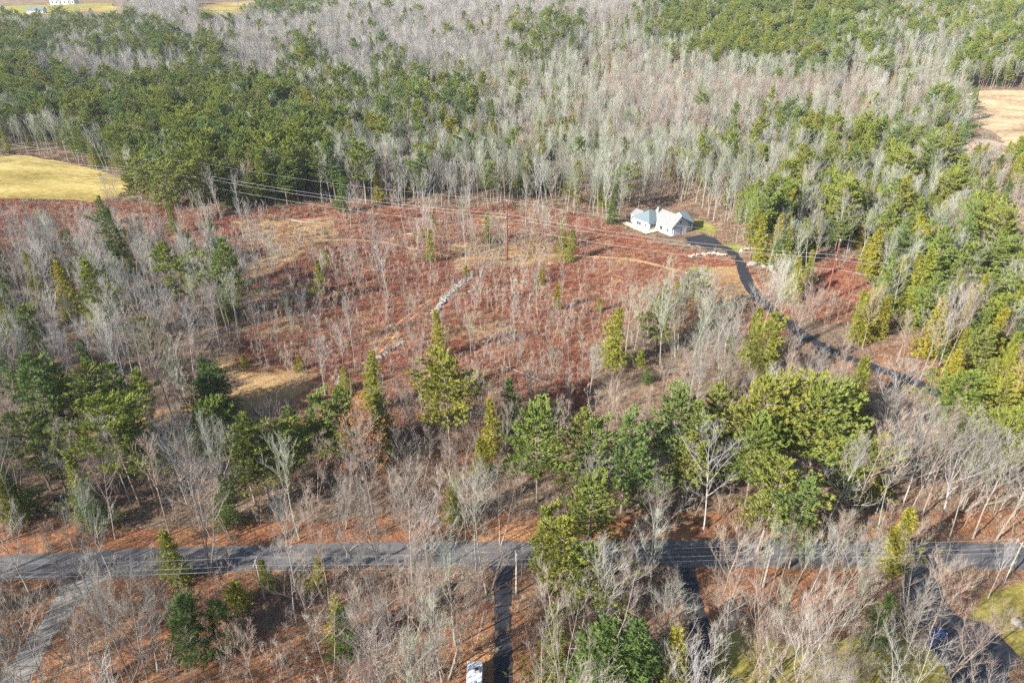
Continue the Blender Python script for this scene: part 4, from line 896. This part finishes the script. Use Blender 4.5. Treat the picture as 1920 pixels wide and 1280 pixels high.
# ------------------------------------------------------------------ the rest of the wood: one object per kind of growth
def gn_scatter(name, pts, variants, kind='stuff', label=None, cat=None):
    """pts: rows of x y z sx sz rz idx; variants: list of object lists"""
    pts = np.asarray(pts, float)
    me = bpy.data.meshes.new(name); me.vertices.add(len(pts)); me.vertices.foreach_set('co', pts[:, :3].ravel())
    for an, arr, ty in (('scl', np.stack([pts[:, 3], pts[:, 3], pts[:, 4]], -1), 'FLOAT_VECTOR'), ('rot', np.stack([0*pts[:, 5], 0*pts[:, 5], pts[:, 5]], -1), 'FLOAT_VECTOR')):
        at_ = me.attributes.new(an, ty, 'POINT'); at_.data.foreach_set('vector', arr.ravel())
    ai = me.attributes.new('idx', 'INT', 'POINT'); ai.data.foreach_set('value', pts[:, 6].astype(np.int32))
    o = bpy.data.objects.new(name, me); sc.collection.objects.link(o); o['kind'] = kind
    tag(o, label, cat)
    g = bpy.data.node_groups.new(name, 'GeometryNodeTree'); N, L = g.nodes, g.links
    g.interface.new_socket('Geometry', in_out='INPUT', socket_type='NodeSocketGeometry'); g.interface.new_socket('Geometry', in_out='OUTPUT', socket_type='NodeSocketGeometry')
    gi, go = N.new('NodeGroupInput'), N.new('NodeGroupOutput'); J = N.new('GeometryNodeJoinGeometry')
    def attr(n, t):
        a = N.new('GeometryNodeInputNamedAttribute'); a.data_type = t; a.inputs['Name'].default_value = n; return a.outputs['Attribute']
    S, Ro, I = attr('scl', 'FLOAT_VECTOR'), attr('rot', 'FLOAT_VECTOR'), attr('idx', 'INT')
    e2r = N.new('FunctionNodeEulerToRotation'); L.new(Ro, e2r.inputs[0])
    for k, objs in enumerate(variants):
        jj = N.new('GeometryNodeJoinGeometry')
        for ob in objs:
            oi = N.new('GeometryNodeObjectInfo'); oi.transform_space = 'ORIGINAL'; oi.inputs['Object'].default_value = ob; L.new(oi.outputs['Geometry'], jj.inputs[0])
        cmpn = N.new('FunctionNodeCompare'); cmpn.data_type = 'INT'; cmpn.operation = 'EQUAL'
        L.new(I, cmpn.inputs[2]); cmpn.inputs[3].default_value = k
        ip = N.new('GeometryNodeInstanceOnPoints'); L.new(gi.outputs[0], ip.inputs['Points']); L.new(cmpn.outputs[0], ip.inputs['Selection'])
        L.new(jj.outputs[0], ip.inputs['Instance']); L.new(e2r.outputs[0], ip.inputs['Rotation']); L.new(S, ip.inputs['Scale'])
        L.new(ip.outputs[0], J.inputs[0])
    L.new(J.outputs[0], go.inputs[0])
    md = o.modifiers.new('scatter', 'NODES'); md.node_group = g
    return o
STUFF = {'bare_tree': 'far_bare_woods', 'young_bare_tree': 'sapling_undergrowth', 'pine_tree': 'far_pine_woods', 'hemlock_tree': 'far_hemlock_woods', 'oak_tree': 'far_oak_woods'}
for kind, ids in rest.items():
    if not ids: continue
    vs = [v for v in range(len(KIND[kind])) if (kind, v) in src]; rows = []
    for i in ids:
        _, x, y, z, h, rz, v, wf = trees[i]; v = v if v in vs else vs[0]; k = h/KIND[kind][v][0]
        rows.append((x, y, z, k**.75*wf*(1.25 if y > 850 else 1), k, rz, vs.index(v)))
    gn_scatter(STUFF.get(kind, 'far_'+kind), rows, [src[(kind, v)] for v in vs])
# low brush
def brush(name, m, n_var, dens, y1, polys, outside, sc_rng, seed, h=1.1, exclude=(), sgn=1):
    r = np.random.default_rng(seed); cx, cy = [], []
    step = 1/math.sqrt(dens); xm = .84*(y1+30)
    gx, gy = np.meshgrid(np.arange(-xm, xm, step), np.arange(62, y1, step)); k = gx.size
    x = gx.ravel()+r.uniform(-.5, .5, k)*step; y = gy.ravel()+r.uniform(-.5, .5, k)*step
    z = T(x, y); px, py = project(x, y, z)
    ok = (px > -40) & (px < 1960) & (py < 1310) & (py > 0)
    ins = np.zeros(k, bool)
    jx, jy = px+16*wob(x, y, 9, 1), py+9*wob(x, y, 8, 2)
    for p in polys: ins |= in_poly(jx, jy, p)
    if outside: ins = ~ins
    ok &= ins
    for p in list(NO_TREE_PX)+list(exclude): ok &= ~in_poly(px, py, p)
    ok &= ~in_poly(x, y, HDRIVE_P) & ~in_poly(x, y, TRACK_P)
    for q in BARE_P: ok &= ~in_poly(x, y, q)
    ok &= (sgn*(wob(x, y, 5.5, 4)+.7*wob(x, y, 17, 2))+r.uniform(-.5, .5, k)) > -.2
    x, y, z = x[ok], y[ok], z[ok]; k = len(x)
    vs = []
    for s in range(n_var):
        q = tuft_mesh(seed*10+s, m, h); me = q.mesh(name+'_clump', m); vs.append(me)
    # the clumps themselves: the first of each stands at the first points
    objs = []
    for s, me in enumerate(vs):
        ob = bpy.data.objects.new('low_shrub', me); sc.collection.objects.link(ob); ob.location = (x[s*7], y[s*7], z[s*7])
        tag(ob, f'low twiggy shrub clump among the {name.replace("_", " ")}', 'shrub', f'low shrubs in {name.replace("_", " ")}'); objs.append([ob])
    sx = r.uniform(*sc_rng, k); 
    gn_scatter(name, np.stack([x, y, z, sx*1.15, sx*r.uniform(.7, 1.2, k), r.uniform(0, 6.28, k), r.integers(0, n_var, k)], -1), objs)
brush('red_brush', M['redtwig'], 4, .55, 420, [CLEARING, CLEAR2], False, (.5, 1.3), 3, exclude=TANZ)
brush('tan_undergrowth', M['tantwig'], 4, .42, 420, [CLEARING, CLEAR2, LANE, SWAMP, LAWN_M], True, (.5, 1.5), 5)
brush('dry_brush', M['tantwig'], 3, .30, 420, [CLEARING, CLEAR2], False, (.5, 1.2), 8, sgn=-1)
brush('marsh_brush', M['swamptwig'], 3, .25, 560, [SWAMP], False, (1.2, 2.6), 6, h=1.4)

# ------------------------------------------------------------------ the air
HZ = .00005
if HZ > 0:
    b = MB(); b.box((0, 1250, 68), (5200, 2900, 142)); hz = b.build('haze', bpy.data.materials.new('haze'))
    hm = hz.data.materials[0]; hm.use_nodes = True; hm.node_tree.nodes.clear()
    ho = hm.node_tree.nodes.new('ShaderNodeOutputMaterial'); hv = hm.node_tree.nodes.new('ShaderNodeVolumePrincipled')
    hv.inputs['Color'].default_value = (.80, .88, 1, 1); hv.inputs['Density'].default_value = HZ; hv.inputs['Anisotropy'].default_value = .2
    hm.node_tree.links.new(hv.outputs[0], ho.inputs['Volume']); hz['kind'] = 'stuff'
